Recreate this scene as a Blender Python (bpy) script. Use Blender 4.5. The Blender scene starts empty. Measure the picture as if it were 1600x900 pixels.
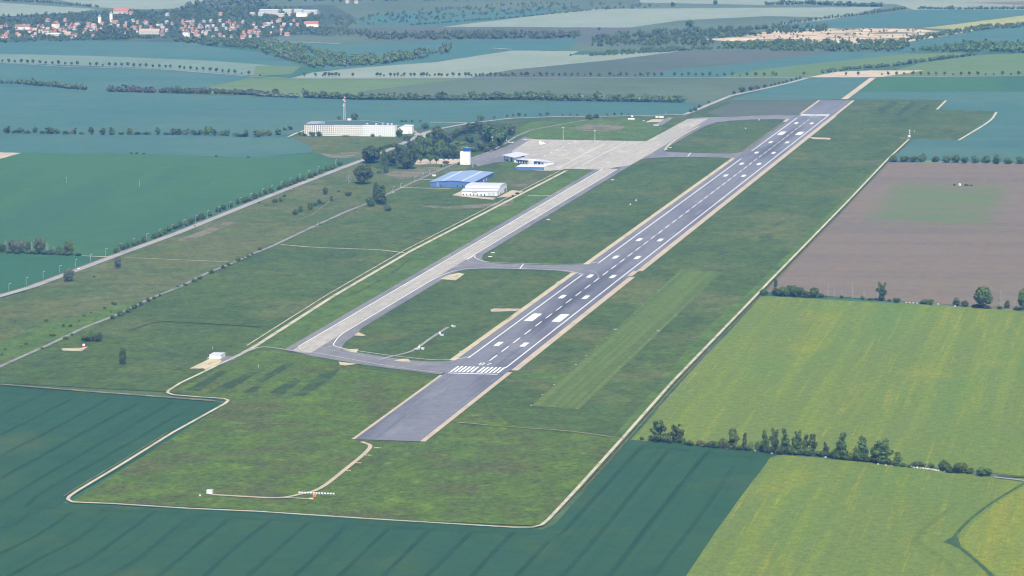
import bpy, math, random
import numpy as np
from mathutils import Matrix, Vector
random.seed(7); RNG = np.random.default_rng(7)
S = bpy.context.scene
COL = S.collection

# ------------------------------------------------------------------ camera, light, exposure
CAM = np.array([-2747.3749, -622.9764, 480.318])
YAW, PIT, ROL, FPX = 0.2107, 0.1428, -0.0079, 5172.4351
FW = np.array([math.cos(PIT)*math.cos(YAW), math.cos(PIT)*math.sin(YAW), -math.sin(PIT)])
_rt = np.array([math.sin(YAW), -math.cos(YAW), 0.0]); _up = np.cross(_rt, FW)
RT = _rt*math.cos(ROL)+_up*math.sin(ROL); UP = _up*math.cos(ROL)-_rt*math.sin(ROL)
cd = bpy.data.cameras.new('camera'); cam = bpy.data.objects.new('camera', cd); COL.objects.link(cam)
cd.sensor_width = 36.0; cd.lens = FPX/1600*36.0; cd.clip_start = 1.0; cd.clip_end = 90000.0
m3 = Matrix((RT, UP, -FW)).transposed()
cam.matrix_world = Matrix.Translation(Vector(CAM)) @ m3.to_4x4()
S.camera = cam

SUN_AZ, SUN_EL = math.radians(-158), math.radians(52)      # azimuth measured from +X (along the runway)
sdir = Vector((math.cos(SUN_AZ)*math.cos(SUN_EL), math.sin(SUN_AZ)*math.cos(SUN_EL), math.sin(SUN_EL)))
w = bpy.data.worlds.new('World'); S.world = w; w.use_nodes = True
nt = w.node_tree; bg = nt.nodes['Background']
sky = nt.nodes.new('ShaderNodeTexSky'); sky.sky_type = 'NISHITA'; sky.sun_disc = False
sky.sun_elevation = SUN_EL; sky.sun_rotation = math.atan2(sdir.x, sdir.y); sky.altitude = 200
nt.links.new(sky.outputs[0], bg.inputs[0]); bg.inputs[1].default_value = 0.12
sd = bpy.data.lights.new('sun', 'SUN'); sun = bpy.data.objects.new('sun', sd); COL.objects.link(sun)
sd.energy = 5.0; sd.angle = math.radians(0.6); sd.color = (1.0, 0.955, 0.87)
sun.rotation_euler = sdir.to_track_quat('Z', 'Y').to_euler(); sun.location = (0, 0, 900)
S.view_settings.view_transform = 'Standard'; S.view_settings.look = 'None'
S.view_settings.exposure = 0.38; S.view_settings.gamma = 1.0
S.cycles.filter_width = 1.15; S.cycles.use_adaptive_sampling = False
S.cycles.volume_bounces = 1; S.cycles.max_bounces = 5; S.cycles.diffuse_bounces = 2
S.cycles.use_denoising = True; S.cycles.denoising_prefilter = 'ACCURATE'

# ------------------------------------------------------------------ photo pixel -> point on the ground plane
def G(x, y, z=0.0):
    d = FW*FPX + RT*(x-800.0) + UP*(450.0-y)
    t = (z-CAM[2])/d[2]
    return CAM + d*t
def mpp(x, y):                                   # metres per photo pixel at that ground point
    return float(np.linalg.norm(G(x, y)-CAM))/FPX
def pxs(pts, z=0.0):
    return [tuple(G(x, y, z)) for x, y in pts]

# ------------------------------------------------------------------ materials
MATS = {}
def nodes(name):
    m = bpy.data.materials.new(name); m.use_nodes = True; MATS[name] = m
    return m, m.node_tree, m.node_tree.nodes['Principled BSDF']
def mapped(nt, scale3=(1, 1, 1), rot=0.0, src=None):
    if src is None:
        g = nt.nodes.new('ShaderNodeNewGeometry'); src = g.outputs['Position']
    mp = nt.nodes.new('ShaderNodeMapping'); mp.vector_type = 'TEXTURE'
    mp.inputs['Rotation'].default_value = (0, 0, rot)
    mp.inputs['Scale'].default_value = tuple(1.0/s for s in scale3)
    nt.links.new(src, mp.inputs['Vector']); return mp.outputs[0]
def noise(nt, vec, scale, detail=4, rough=0.55):
    n = nt.nodes.new('ShaderNodeTexNoise'); n.inputs['Scale'].default_value = scale
    n.inputs['Detail'].default_value = detail; n.inputs['Roughness'].default_value = rough
    nt.links.new(vec, n.inputs['Vector']); return n.outputs['Fac']
def maprange(nt, v, lo, hi, a=0.0, b=1.0, smooth=True):
    r = nt.nodes.new('ShaderNodeMapRange')
    if smooth: r.interpolation_type = 'SMOOTHSTEP'
    r.inputs[1].default_value = lo; r.inputs[2].default_value = hi
    r.inputs[3].default_value = a; r.inputs[4].default_value = b
    nt.links.new(v, r.inputs[0]); return r.outputs[0]
def mix(nt, fac, a, b, mode='MIX'):
    x = nt.nodes.new('ShaderNodeMix'); x.data_type = 'RGBA'; x.blend_type = mode
    if isinstance(fac, (int, float)): x.inputs[0].default_value = fac
    else: nt.links.new(fac, x.inputs[0])
    for k, c in ((6, a), (7, b)):
        if isinstance(c, tuple): x.inputs[k].default_value = (*c[:3], 1)
        else: nt.links.new(c, x.inputs[k])
    return x.outputs[2]
def ground_mat(name, base, layers=(), fine=((0.25, 0.30), (0.04, 0.22)), rough=0.95):
    """layers: (colour, noise scale, lo, hi, strength, stretch xyz, rotation)"""
    m, nt, b = nodes(name)
    col = base
    for L in layers:
        c, sc, lo, hi, st = L[:5]
        sx = L[5] if len(L) > 5 else (1, 1, 1); ro = L[6] if len(L) > 6 else 0.0
        f = maprange(nt, noise(nt, mapped(nt, sx, ro), sc), lo, hi, 0, st)
        col = mix(nt, f, col, c)
    for sc, amp in fine:
        f = maprange(nt, noise(nt, mapped(nt), sc, 6, 0.65), 0.25, 0.75, 1-amp, 1+amp, False)
        v = nt.nodes.new('ShaderNodeVectorMath'); v.operation = 'SCALE'
        if isinstance(col, tuple):
            r = nt.nodes.new('ShaderNodeRGB'); r.outputs[0].default_value = (*col, 1); col = r.outputs[0]
        nt.links.new(col, v.inputs[0]); nt.links.new(f, v.inputs['Scale']); col = v.outputs[0]
    nt.links.new(col, b.inputs['Base Color']) if not isinstance(col, tuple) else None
    if isinstance(col, tuple): b.inputs['Base Color'].default_value = (*col, 1)
    b.inputs['Roughness'].default_value = rough; b.inputs['Specular IOR Level'].default_value = 0.15
    return m
def plain(name, c, rough=0.7, spec=0.3, amp=0.10, sc=0.5, metal=0.0):
    m, nt, b = nodes(name)
    f = maprange(nt, noise(nt, mapped(nt), sc, 4), 0.3, 0.7, 1-amp, 1+amp, False)
    r = nt.nodes.new('ShaderNodeRGB'); r.outputs[0].default_value = (*c, 1)
    v = nt.nodes.new('ShaderNodeVectorMath'); v.operation = 'SCALE'
    nt.links.new(r.outputs[0], v.inputs[0]); nt.links.new(f, v.inputs['Scale'])
    nt.links.new(v.outputs[0], b.inputs['Base Color'])
    b.inputs['Roughness'].default_value = rough; b.inputs['Specular IOR Level'].default_value = spec
    b.inputs['Metallic'].default_value = metal
    return m
def leaf_mat(name, c1, c2):
    m, nt, b = nodes(name)
    oi = nt.nodes.new('ShaderNodeObjectInfo')
    f = maprange(nt, noise(nt, mapped(nt), 0.35, 3), 0.3, 0.7)
    col = mix(nt, f, c1, c2)  # patchy mix; the lighter tone paints in sunlit leaves
    hs = nt.nodes.new('ShaderNodeHueSaturation')
    nt.links.new(col, hs.inputs['Color'])
    nt.links.new(maprange(nt, oi.outputs['Random'], 0, 1, 0.75, 1.25, False), hs.inputs['Value'])
    nt.links.new(maprange(nt, oi.outputs['Random'], 0, 1, 0.485, 0.515, False), hs.inputs['Hue'])
    nt.links.new(hs.outputs[0], b.inputs['Base Color'])
    b.inputs['Roughness'].default_value = 0.75; b.inputs['Specular IOR Level'].default_value = 0.2
    return m

U = (1, 1, 1)
ALONG = (0.08, 1, 1)          # features stretched along the runway direction
# fields; far wheat, barley and olive tones carry some painted-in haze
ROWS = (0.006, 1, 1)          # sowing rows: drawn out along the runway direction
ground_mat('ground', (0.060, 0.095, 0.035), [((0.036, 0.095, 0.045), 0.0011, 0.48, 0.52, 1), ((0.15, 0.18, 0.10), 0.0007, 0.56, 0.6, 0.8), ((0.11, 0.09, 0.06), 0.0005, 0.60, 0.63, 0.8)])
ground_mat('wheat_dark', (0.023, 0.066, 0.026), [((0.037, 0.074, 0.022), 0.012, 0.48, 0.75, 0.7), ((0.016, 0.052, 0.024), 0.02, 0.52, 0.8, 0.7), ((0.018, 0.056, 0.024), 0.12, 0.5, 0.62, 0.5, ROWS), ((0.048, 0.080, 0.024), 0.006, 0.54, 0.72, 0.7)], fine=((0.5, 0.14), (0.06, 0.12)))
ground_mat('wheat_teal', (0.030, 0.092, 0.040), [((0.040, 0.100, 0.036), 0.004, 0.4, 0.7, 0.7, ALONG), ((0.024, 0.080, 0.036), 0.03, 0.52, 0.7, 0.6, (1, .1, 1))], fine=((0.3, 0.12), (0.03, 0.10)))
ground_mat('wheat_hazed', (0.050, 0.112, 0.086), [((0.066, 0.122, 0.088), 0.003, 0.4, 0.65, 0.8), ((0.042, 0.098, 0.082), 0.010, 0.5, 0.7, 0.7, (1, .15, 1)), ((0.048, 0.116, 0.086), 0.03, 0.52, 0.66, 0.6, (.05, 1, 1))], fine=((0.2, 0.08), (0.02, 0.10)))  # extra blue puts distance haze into the crop colour
ground_mat('wheat_green', (0.042, 0.106, 0.034), [((0.036, 0.092, 0.040), 0.005, 0.42, 0.66, 0.9, (0.25, 1, 1), 0.13), ((0.052, 0.116, 0.034), 0.02, 0.52, 0.7, 0.6, (.03, 1, 1), 0.13)], fine=((0.3, 0.10), (0.03, 0.10)))
RL = lambda k: [((0.100*k, 0.148, 0.024), 0.008, 0.45, 0.68, 0.8, (0.35, 1, 1)), ((0.155*k, 0.176, 0.018), 0.05, 0.47, 0.64, 0.7, (0.03, 1, 1)), ((0.205, 0.200, 0.012), 0.12, 0.55, 0.74, 0.6, (0.03, 1, 1), 0.015),
    ((0.25, 0.23, 0.010), 0.32, 0.61, 0.76, 0.5, (0.035, 1, 1), 0.015), ((0.185, 0.190, 0.014), 0.010, 0.55, 0.72, 0.5, (.6, 1, 1)), ((0.092, 0.138, 0.026), 0.17, 0.55, 0.66, 0.4, (0.01, 1, 1))]
ground_mat('rape', (0.106, 0.144, 0.024), RL(0.88), fine=((0.6, 0.30), (0.14, 0.26)))
ground_mat('rape_yellow', (0.140, 0.172, 0.020), RL(1.1), fine=((0.6, 0.30), (0.14, 0.26)))
ground_mat('rape_track', (0.075, 0.118, 0.030), [((0.11, 0.155, 0.03), 0.03, 0.46, 0.6, 0.9)], fine=((0.4, 0.2),))
ground_mat('ploughed', (0.150, 0.118, 0.082), [((0.128, 0.104, 0.078), 0.02, 0.45, 0.66, 0.9, (1, 0.08, 1), 0.05), ((0.115, 0.120, 0.050), 0.010, 0.58, 0.75, 0.6, (1, 0.2, 1)), ((0.155, 0.120, 0.078), 0.05, 0.52, 0.66, 0.6, (.04, 1, 1))], fine=((0.4, 0.12), (0.06, 0.12)))
ground_mat('sprouting', (0.112, 0.132, 0.064), [((0.145, 0.120, 0.080), 0.014, 0.46, 0.66, 0.9), ((0.075, 0.125, 0.04), 0.03, 0.55, 0.7, 0.6, (1, .2, 1))], fine=((0.4, 0.12), (0.05, 0.14)))
ground_mat('barley_pale', (0.190, 0.225, 0.175), [((0.165, 0.205, 0.145), 0.004, 0.4, 0.65, 0.9), ((0.20, 0.22, 0.15), 0.03, 0.5, 0.66, 0.6, (.05, 1, 1))], fine=((0.2, 0.07), (0.02, 0.08)))
ground_mat('barley_green', (0.125, 0.180, 0.130), [((0.110, 0.165, 0.125), 0.004, 0.4, 0.65, 0.9), ((0.14, 0.185, 0.13), 0.03, 0.5, 0.66, 0.6, (.05, 1, 1))], fine=((0.2, 0.08), (0.02, 0.10)))
ground_mat('grass_track', (0.24, 0.215, 0.125), [((0.11, 0.12, 0.045), 0.06, 0.46, 0.62, 0.9)], fine=((0.4, 0.2),))
ground_mat('olive', (0.084, 0.114, 0.066), [((0.066, 0.094, 0.046), 0.004, 0.4, 0.66, 0.9), ((0.095, 0.115, 0.045), 0.02, 0.52, 0.7, 0.6, (1, .1, 1))], fine=((0.2, 0.10), (0.02, 0.10)))
ground_mat('olive_light', (0.088, 0.140, 0.045), [((0.105, 0.150, 0.05), 0.004, 0.4, 0.66, 0.9), ((0.075, 0.125, 0.045), 0.02, 0.52, 0.7, 0.6, (1, .1, 1))], fine=((0.2, 0.10), (0.02, 0.10)))
ground_mat('olive_dark', (0.082, 0.094, 0.068), [((0.062, 0.085, 0.048), 0.003, 0.42, 0.66, 0.9), ((0.090, 0.090, 0.055), 0.02, 0.52, 0.7, 0.6, (1, .1, 1))], fine=((0.2, 0.10), (0.02, 0.10)))
ground_mat('yellow_field', (0.25, 0.25, 0.09), [((0.2, 0.22, 0.1), 0.004, 0.4, 0.7, 0.8)])
ground_mat('gravel_pit', (0.42, 0.33, 0.23), [((0.10, 0.11, 0.05), 0.018, 0.50, 0.58, 0.9, (1, 0.5, 1)), ((0.52, 0.43, 0.31), 0.01, 0.5, 0.7, 0.6), ((0.22, 0.18, 0.13), 0.03, 0.55, 0.65, 0.6, (1, .4, 1))], fine=((0.1, 0.25), (0.02, 0.25)))
ground_mat('town_ground', (0.050, 0.072, 0.035), [((0.10, 0.11, 0.06), 0.01, 0.5, 0.7, 0.7)])
# airfield
GF = ((0.7, 0.26), (0.16, 0.40), (0.045, 0.34))
ground_mat('airfield_grass', (0.056, 0.086, 0.014), [((0.043, 0.073, 0.014), 0.010, 0.44, 0.62, 0.8, (0.5, 1, 1)), ((0.084, 0.096, 0.024), 0.006, 0.50, 0.66, 0.8), ((0.096, 0.110, 0.030), 0.003, 0.55, 0.69, 0.6),
    ((0.034, 0.058, 0.012), 0.030, 0.55, 0.69, 0.6, (0.3, 1, 1)), ((0.056, 0.100, 0.012), 0.018, 0.56, 0.72, 0.6)], fine=GF)
ground_mat('meadow', (0.064, 0.101, 0.010), [((0.070, 0.078, 0.018), 0.012, 0.47, 0.61, 0.85), ((0.046, 0.074, 0.012), 0.030, 0.52, 0.67, 0.7), ((0.080, 0.126, 0.008), 0.016, 0.51, 0.66, 0.8),
    ((0.062, 0.066, 0.022), 0.05, 0.56, 0.69, 0.65), ((0.105, 0.146, 0.012), 0.06, 0.61, 0.73, 0.6)], fine=((0.7, 0.36), (0.18, 0.50), (0.06, 0.30)))
ground_mat('dry_grass', (0.084, 0.098, 0.026), [((0.058, 0.088, 0.018), 0.008, 0.43, 0.62, 0.9), ((0.110, 0.110, 0.042), 0.012, 0.55, 0.70, 0.7), ((0.044, 0.068, 0.014), 0.03, 0.57, 0.72, 0.6)], fine=GF)
ground_mat('ditch_grass', (0.036, 0.072, 0.020), [((0.055, 0.095, 0.022), 0.05, 0.46, 0.62, 0.8)], fine=((0.6, 0.3), (0.12, 0.3)))
ground_mat('lush_grass', (0.068, 0.112, 0.014), [((0.052, 0.088, 0.014), 0.02, 0.46, 0.66, 0.9), ((0.088, 0.118, 0.028), 0.05, 0.55, 0.7, 0.6)], fine=GF)
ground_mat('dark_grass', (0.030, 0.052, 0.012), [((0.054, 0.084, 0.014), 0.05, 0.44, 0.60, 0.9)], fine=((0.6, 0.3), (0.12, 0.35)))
ground_mat('bare_soil', (0.150, 0.132, 0.080), [((0.075, 0.090, 0.032), 0.035, 0.44, 0.60, 0.9), ((0.20, 0.17, 0.11), 0.08, 0.56, 0.7, 0.6)], fine=((0.5, 0.25), (0.1, 0.25)))
ground_mat('mown_strip', (0.086, 0.126, 0.020), [((0.070, 0.112, 0.018), 0.02, 0.45, 0.66, 0.7, (0.4, 1, 1)), ((0.106, 0.126, 0.030), 0.30, 0.48, 0.57, 0.8, (0.004, 1, 1)), ((0.064, 0.100, 0.018), 0.17, 0.50, 0.58, 0.8, (0.004, 1, 1))], fine=((0.6, 0.24), (0.12, 0.24)))
asph = ground_mat('asphalt', (0.146, 0.147, 0.164), [((0.100, 0.102, 0.122), 0.010, 0.46, 0.62, 0.85, (0.3, 1, 1)), ((0.185, 0.182, 0.195), 0.06, 0.52, 0.70, 0.7, (0.15, 1, 1)), ((0.085, 0.086, 0.100), 0.30, 0.56, 0.66, 0.55, (0.012, 1, 1)), ((0.180, 0.176, 0.190), 0.45, 0.60, 0.68, 0.6, (0.02, 1, 1))], fine=((0.7, 0.14), (0.1, 0.16)), rough=0.85)
ground_mat('asphalt_shoulder', (0.165, 0.160, 0.162), [((0.125, 0.124, 0.135), 0.03, 0.45, 0.64, 0.8, (0.3, 1, 1)), ((0.22, 0.21, 0.20), 0.10, 0.56, 0.68, 0.6, (.2, 1, 1))], fine=((0.6, 0.16), (0.08, 0.16)), rough=0.85)
m = ground_mat('concrete', (0.335, 0.310, 0.265), [((0.290, 0.275, 0.245), 0.02, 0.45, 0.62, 0.8, (0.2, 1, 1)), ((0.41, 0.385, 0.34), 0.05, 0.53, 0.68, 0.7, (0.25, 1, 1)), ((0.25, 0.235, 0.215), 0.12, 0.56, 0.68, 0.6), ((0.22, 0.21, 0.20), 0.35, 0.58, 0.66, 0.5, (.02, 1, 1))], fine=((0.6, 0.10), (0.1, 0.12)), rough=0.85)
def rubber(m):
    """dark tyre rubber laid down along the middle of both touchdown zones"""
    nt = m.node_tree; b = nt.nodes['Principled BSDF']; src = b.inputs['Base Color'].links[0].from_socket
    g = nt.nodes.new('ShaderNodeNewGeometry'); s = nt.nodes.new('ShaderNodeSeparateXYZ'); nt.links.new(g.outputs['Position'], s.inputs[0])
    def mul(a, b2):
        k = nt.nodes.new('ShaderNodeMath'); k.operation = 'MULTIPLY'; nt.links.new(a, k.inputs[0]); nt.links.new(b2, k.inputs[1]); return k.outputs[0]
    ab = nt.nodes.new('ShaderNodeMath'); ab.operation = 'ABSOLUTE'; nt.links.new(s.outputs['Y'], ab.inputs[0]); fy = maprange(nt, ab.outputs[0], 3, 13, 1, 0)
    f1 = mul(maprange(nt, s.outputs['X'], 150, 330), maprange(nt, s.outputs['X'], 520, 1000, 1, 0)); f2 = mul(maprange(nt, s.outputs['X'], 1600, 1980), maprange(nt, s.outputs['X'], 2180, 2360, 1, 0))
    ad = nt.nodes.new('ShaderNodeMath'); ad.operation = 'ADD'; nt.links.new(f1, ad.inputs[0]); nt.links.new(f2, ad.inputs[1])
    st = maprange(nt, noise(nt, mapped(nt, (0.015, 1, 1)), 0.5), 0.35, 0.65, 0.35, 0.95)
    nt.links.new(mix(nt, mul(mul(fy, ad.outputs[0]), st), src, (0.060, 0.060, 0.068)), b.inputs['Base Color'])
rubber(asph)
def sprout(m, x0, x1, y0, y1, soft, col):
    nt = m.node_tree; b = nt.nodes['Principled BSDF']; src = b.inputs['Base Color'].links[0].from_socket
    g = nt.nodes.new('ShaderNodeNewGeometry'); s = nt.nodes.new('ShaderNodeSeparateXYZ'); nt.links.new(g.outputs['Position'], s.inputs[0])
    n1 = noise(nt, mapped(nt), 0.012, 5)
    def mul(a, b2):
        k = nt.nodes.new('ShaderNodeMath'); k.operation = 'MULTIPLY'; nt.links.new(a, k.inputs[0]); nt.links.new(b2, k.inputs[1]); return k.outputs[0]
    def shifted(sock, amp):
        k = nt.nodes.new('ShaderNodeMath'); k.operation = 'MULTIPLY_ADD'; nt.links.new(n1, k.inputs[0]); k.inputs[1].default_value = amp; nt.links.new(sock, k.inputs[2]); return k.outputs[0]
    X, Y = shifted(s.outputs['X'], 60), shifted(s.outputs['Y'], 24)
    f = mul(mul(maprange(nt, X, x0, x0+soft), maprange(nt, X, x1-soft, x1, 1, 0)), mul(maprange(nt, Y, y0, y0+soft*.35), maprange(nt, Y, y1-soft*.35, y1, 1, 0)))
    f = mul(f, maprange(nt, noise(nt, mapped(nt, (1, .4, 1)), 0.02, 5), 0.32, 0.62, 0.35, 0.95))
    nt.links.new(mix(nt, f, src, col), b.inputs['Base Color'])
def slabs(m, w, h):
    nt = m.node_tree; b = nt.nodes['Principled BSDF']; src = b.inputs['Base Color'].links[0].from_socket
    br = nt.nodes.new('ShaderNodeTexBrick'); br.offset = 0.0; br.squash = 1.0
    for k, v in (('Color1', (0.94, 0.94, 0.94, 1)), ('Color2', (1.05, 1.05, 1.05, 1)), ('Mortar', (0.82, 0.82, 0.82, 1))): br.inputs[k].default_value = v
    br.inputs['Scale'].default_value = 1.0; br.inputs['Mortar Size'].default_value = 0.16; br.inputs['Brick Width'].default_value = w; br.inputs['Row Height'].default_value = h
    nt.links.new(mapped(nt), br.inputs['Vector']); nt.links.new(mix(nt, 1.0, src, br.outputs['Color'], 'MULTIPLY'), b.inputs['Base Color'])
sprout(MATS['ploughed'], 1090, 1610, -372, -190, 120, (0.092, 0.132, 0.044))
slabs(MATS['concrete'], 7.5, 5.0)
ground_mat('sand', (0.43, 0.365, 0.24), [((0.36, 0.31, 0.21), 0.03, 0.45, 0.66, 0.9), ((0.20, 0.19, 0.09), 0.09, 0.57, 0.68, 0.7, (.3, 1, 1))], fine=((0.5, 0.18), (0.12, 0.16)))
ground_mat('sand_pink', (0.40, 0.325, 0.235), [((0.33, 0.275, 0.205), 0.03, 0.45, 0.66, 0.9), ((0.44, 0.38, 0.29), 0.12, 0.55, 0.68, 0.6, (.3, 1, 1))], fine=((0.5, 0.16), (0.12, 0.14)))
ground_mat('track_pale', (0.42, 0.385, 0.275), [((0.27, 0.255, 0.17), 0.06, 0.46, 0.64, 0.9)], fine=((0.5, 0.2), (0.12, 0.16)))
ground_mat('verge', (0.12, 0.12, 0.055), [((0.22, 0.19, 0.12), 0.06, 0.48, 0.66, 0.9)], fine=((0.4, 0.25),))
ground_mat('road', (0.275, 0.262, 0.250), [((0.21, 0.205, 0.20), 0.03, 0.48, 0.66, 0.9), ((0.33, 0.31, 0.29), 0.1, 0.55, 0.68, 0.6)], fine=((0.5, 0.14), (0.12, 0.1)), rough=0.85)
ground_mat('old_tarmac', (0.205, 0.200, 0.185), [((0.13, 0.13, 0.095), 0.05, 0.48, 0.64, 0.9), ((0.26, 0.25, 0.23), 0.1, 0.56, 0.68, 0.6)], fine=((0.5, 0.2), (0.12, 0.16)))
ground_mat('paint', (0.72, 0.72, 0.70), [((0.46, 0.46, 0.46), 0.35, 0.50, 0.68, 0.75)], fine=((0.8, 0.10),), rough=0.6)
ground_mat('paint_worn', (0.46, 0.45, 0.41), [((0.30, 0.30, 0.29), 0.2, 0.46, 0.64, 0.9)], fine=((0.8, 0.1),), rough=0.7)
ground_mat('shaded_tramline', (0.010, 0.030, 0.015), [((0.029, 0.068, 0.032), 0.02, 0.46, 0.60, 1.0), ((0.075, 0.085, 0.04), 0.025, 0.60, 0.70, 0.8)], fine=((0.4, 0.3),))  # dark crop tone with the shade inside the wheel trenches painted in
# objects
plain('white_wall', (0.70, 0.69, 0.66), amp=0.08)
plain('cream_wall', (0.72, 0.68, 0.60), amp=0.06)
plain('grey_wall', (0.50, 0.50, 0.50))
plain('white_metal', (0.62, 0.62, 0.64), 0.45, 0.5, 0.06)
plain('pale_metal', (0.46, 0.46, 0.50), 0.5, 0.5, 0.06)
plain('blue_metal', (0.075, 0.145, 0.36), 0.5, 0.4, 0.08)
plain('blue_roof', (0.20, 0.27, 0.41), 0.45, 0.5, 0.06)
plain('blue_glass', (0.02, 0.10, 0.34), 0.15, 0.6, 0.05)
plain('window_dark', (0.045, 0.055, 0.075), 0.2, 0.6)
plain('window_soft', (0.20, 0.24, 0.32), 0.3, 0.5)
plain('window_dull', (0.16, 0.17, 0.19), 0.3, 0.5)
plain('roof_dark', (0.075, 0.095, 0.125), 0.8)
plain('roof_red', (0.30, 0.125, 0.085), 0.8, amp=0.25)
plain('roof_brown', (0.20, 0.125, 0.10), 0.8, amp=0.2)
plain('roof_tan', (0.33, 0.25, 0.20), 0.8, amp=0.2)
plain('roof_grey', (0.26, 0.27, 0.29), 0.8, amp=0.15)
plain('red_paint', (0.50, 0.05, 0.06), 0.5)
plain('orange_paint', (0.85, 0.22, 0.06), 0.5)
plain('steel', (0.48, 0.50, 0.52), 0.4, 0.5, metal=0.3)
plain('dark_rubber', (0.02, 0.02, 0.022), 0.8)
plain('car_blue', (0.05, 0.09, 0.16), 0.25, 0.6)
plain('car_white', (0.75, 0.76, 0.78), 0.25, 0.6)
plain('car_red', (0.40, 0.04, 0.04), 0.25, 0.6)
plain('stone', (0.40, 0.38, 0.35), 0.9, amp=0.3)
plain('house_wall', (0.42, 0.40, 0.37), amp=0.15)
plain('wood', (0.10, 0.075, 0.05), 0.9)
plain('bark', (0.085, 0.065, 0.05), 0.9)
plain('bark_pale', (0.34, 0.32, 0.29), 0.9)
plain('yellow_lamp', (0.75, 0.68, 0.35), 0.5)
leaf_mat('leaf_dark', (0.036, 0.062, 0.014), (0.096, 0.132, 0.028))
leaf_mat('leaf_mid', (0.044, 0.078, 0.016), (0.108, 0.148, 0.030))
leaf_mat('leaf_light', (0.070, 0.105, 0.022), (0.130, 0.160, 0.040))
leaf_mat('leaf_grey', (0.056, 0.074, 0.036), (0.135, 0.148, 0.080))
leaf_mat('leaf_brown', (0.075, 0.070, 0.050), (0.115, 0.100, 0.070))
leaf_mat('twig_pale', (0.17, 0.16, 0.13), (0.26, 0.245, 0.21))

# ------------------------------------------------------------------ mesh helpers
class MB:
    def __init__(self): self.v = []; self.f = []; self.mi = []
    def poly(self, pts, mi=0):
        n = len(self.v); self.v += [tuple(p) for p in pts]; self.f.append(tuple(range(n, n+len(pts)))); self.mi.append(mi); return self
    def box(self, c, s, rz=0.0, mi=0, taper=1.0):
        cx, cy, cz = c; hx, hy, hz = s[0]/2, s[1]/2, s[2]/2; n = len(self.v); cr, sr = math.cos(rz), math.sin(rz)
        for dz in (-1, 1):
            t = taper if dz > 0 else 1.0
            for dx, dy in ((-1, -1), (1, -1), (1, 1), (-1, 1)):
                x, y = dx*hx*t, dy*hy*t
                self.v.append((cx+x*cr-y*sr, cy+x*sr+y*cr, cz+dz*hz))
        for q in ((3, 2, 1, 0), (4, 5, 6, 7), (0, 1, 5, 4), (1, 2, 6, 5), (2, 3, 7, 6), (3, 0, 4, 7)):
            self.f.append(tuple(n+i for i in q)); self.mi.append(mi)
        return self
    def prism(self, poly, axis_from, axis_to, mi=0):
        """poly: closed list of 3D points at one end; translated by (axis_to-axis_from) to the other end"""
        d = np.array(axis_to, float)-np.array(axis_from, float); n = len(self.v); k = len(poly)
        self.v += [tuple(p) for p in poly]; self.v += [tuple(np.array(p)+d) for p in poly]
        self.f.append(tuple(range(n+k-1, n-1, -1))); self.f.append(tuple(range(n+k, n+2*k))); self.mi += [mi, mi]
        for i in range(k):
            j = (i+1) % k; self.f.append((n+i, n+j, n+k+j, n+k+i)); self.mi.append(mi)
        return self
    def tube(self, p0, p1, r0, r1=None, n=8, mi=0):
        r1 = r0 if r1 is None else r1; p0 = Vector(p0); p1 = Vector(p1); d = (p1-p0)
        q = d.to_track_quat('Z', 'Y'); b = len(self.v)
        for p, r in ((p0, r0), (p1, r1)):
            for i in range(n):
                a = 2*math.pi*i/n; self.v.append(tuple(p + q @ Vector((r*math.cos(a), r*math.sin(a), 0))))
        for i in range(n):
            j = (i+1) % n; self.f.append((b+i, b+j, b+n+j, b+n+i)); self.mi.append(mi)
        self.f.append(tuple(range(b+n-1, b-1, -1))); self.f.append(tuple(range(b+n, b+2*n))); self.mi += [mi, mi]
        return self
    def mesh(self, name, mats):
        me = bpy.data.meshes.new(name); me.from_pydata(self.v, [], self.f)
        for m in ([mats] if isinstance(mats, str) else mats): me.materials.append(MATS[m])
        if any(self.mi): me.polygons.foreach_set('material_index', self.mi)
        me.update(); return me
    def build(self, name, mats, parent=None):
        return link(name, self.mesh(name, mats), parent)
def link(name, me, parent=None, loc=None, rz=None, scale=None):
    o = bpy.data.objects.new(name, me); COL.objects.link(o); o.parent = parent
    if loc is not None: o.location = loc
    if rz is not None: o.rotation_euler = (0, 0, rz)
    if scale is not None: o.scale = scale
    return o
def tag(o, label, cat, group=None):
    o['label'] = label; o['category'] = cat
    if group: o['group'] = group
    return o
def empty(name, loc, rz=0.0): return link(name, None, None, loc, rz)

# ------------------------------------------------------------------ the ground, sheet by sheet
_layer = [0.03]
def nextz(step=0.01): _layer[0] += step; return _layer[0]
def sheet(name, world_pts, mat, z=None, label=None, parent=None):
    z = nextz() if z is None else z
    p = [(a, b, z) for a, b, *_ in world_pts]
    ar = sum(p[i][0]*p[(i+1) % len(p)][1]-p[(i+1) % len(p)][0]*p[i][1] for i in range(len(p)))
    if ar < 0: p.reverse()
    me = bpy.data.meshes.new(name); me.from_pydata(p, [], [tuple(range(len(p)))]); me.materials.append(MATS[mat]); me.update()
    o = link(name, me, parent)
    if parent is None: o['kind'] = 'structure'
    return o
EDGE = random.Random(3)
def wobble(px, amp=0.35, step=7.0):
    out = []
    for i, a in enumerate(px):
        b = px[(i+1) % len(px)]; L = math.hypot(b[0]-a[0], b[1]-a[1]); n = min(60, int(L/step)); out.append(a)
        for k in range(1, n):
            t = k/n; out.append((a[0]+(b[0]-a[0])*t+EDGE.uniform(-amp, amp), a[1]+(b[1]-a[1])*t+EDGE.uniform(-amp, amp)*.6))
    return out
def pxsheet(name, px, mat, z=None, parent=None):
    z = nextz() if z is None else z
    if mat not in ('asphalt_shoulder', 'concrete', 'paint'): px = wobble(px)
    return sheet(name, pxs(px, z), mat, z, None, parent)
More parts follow.
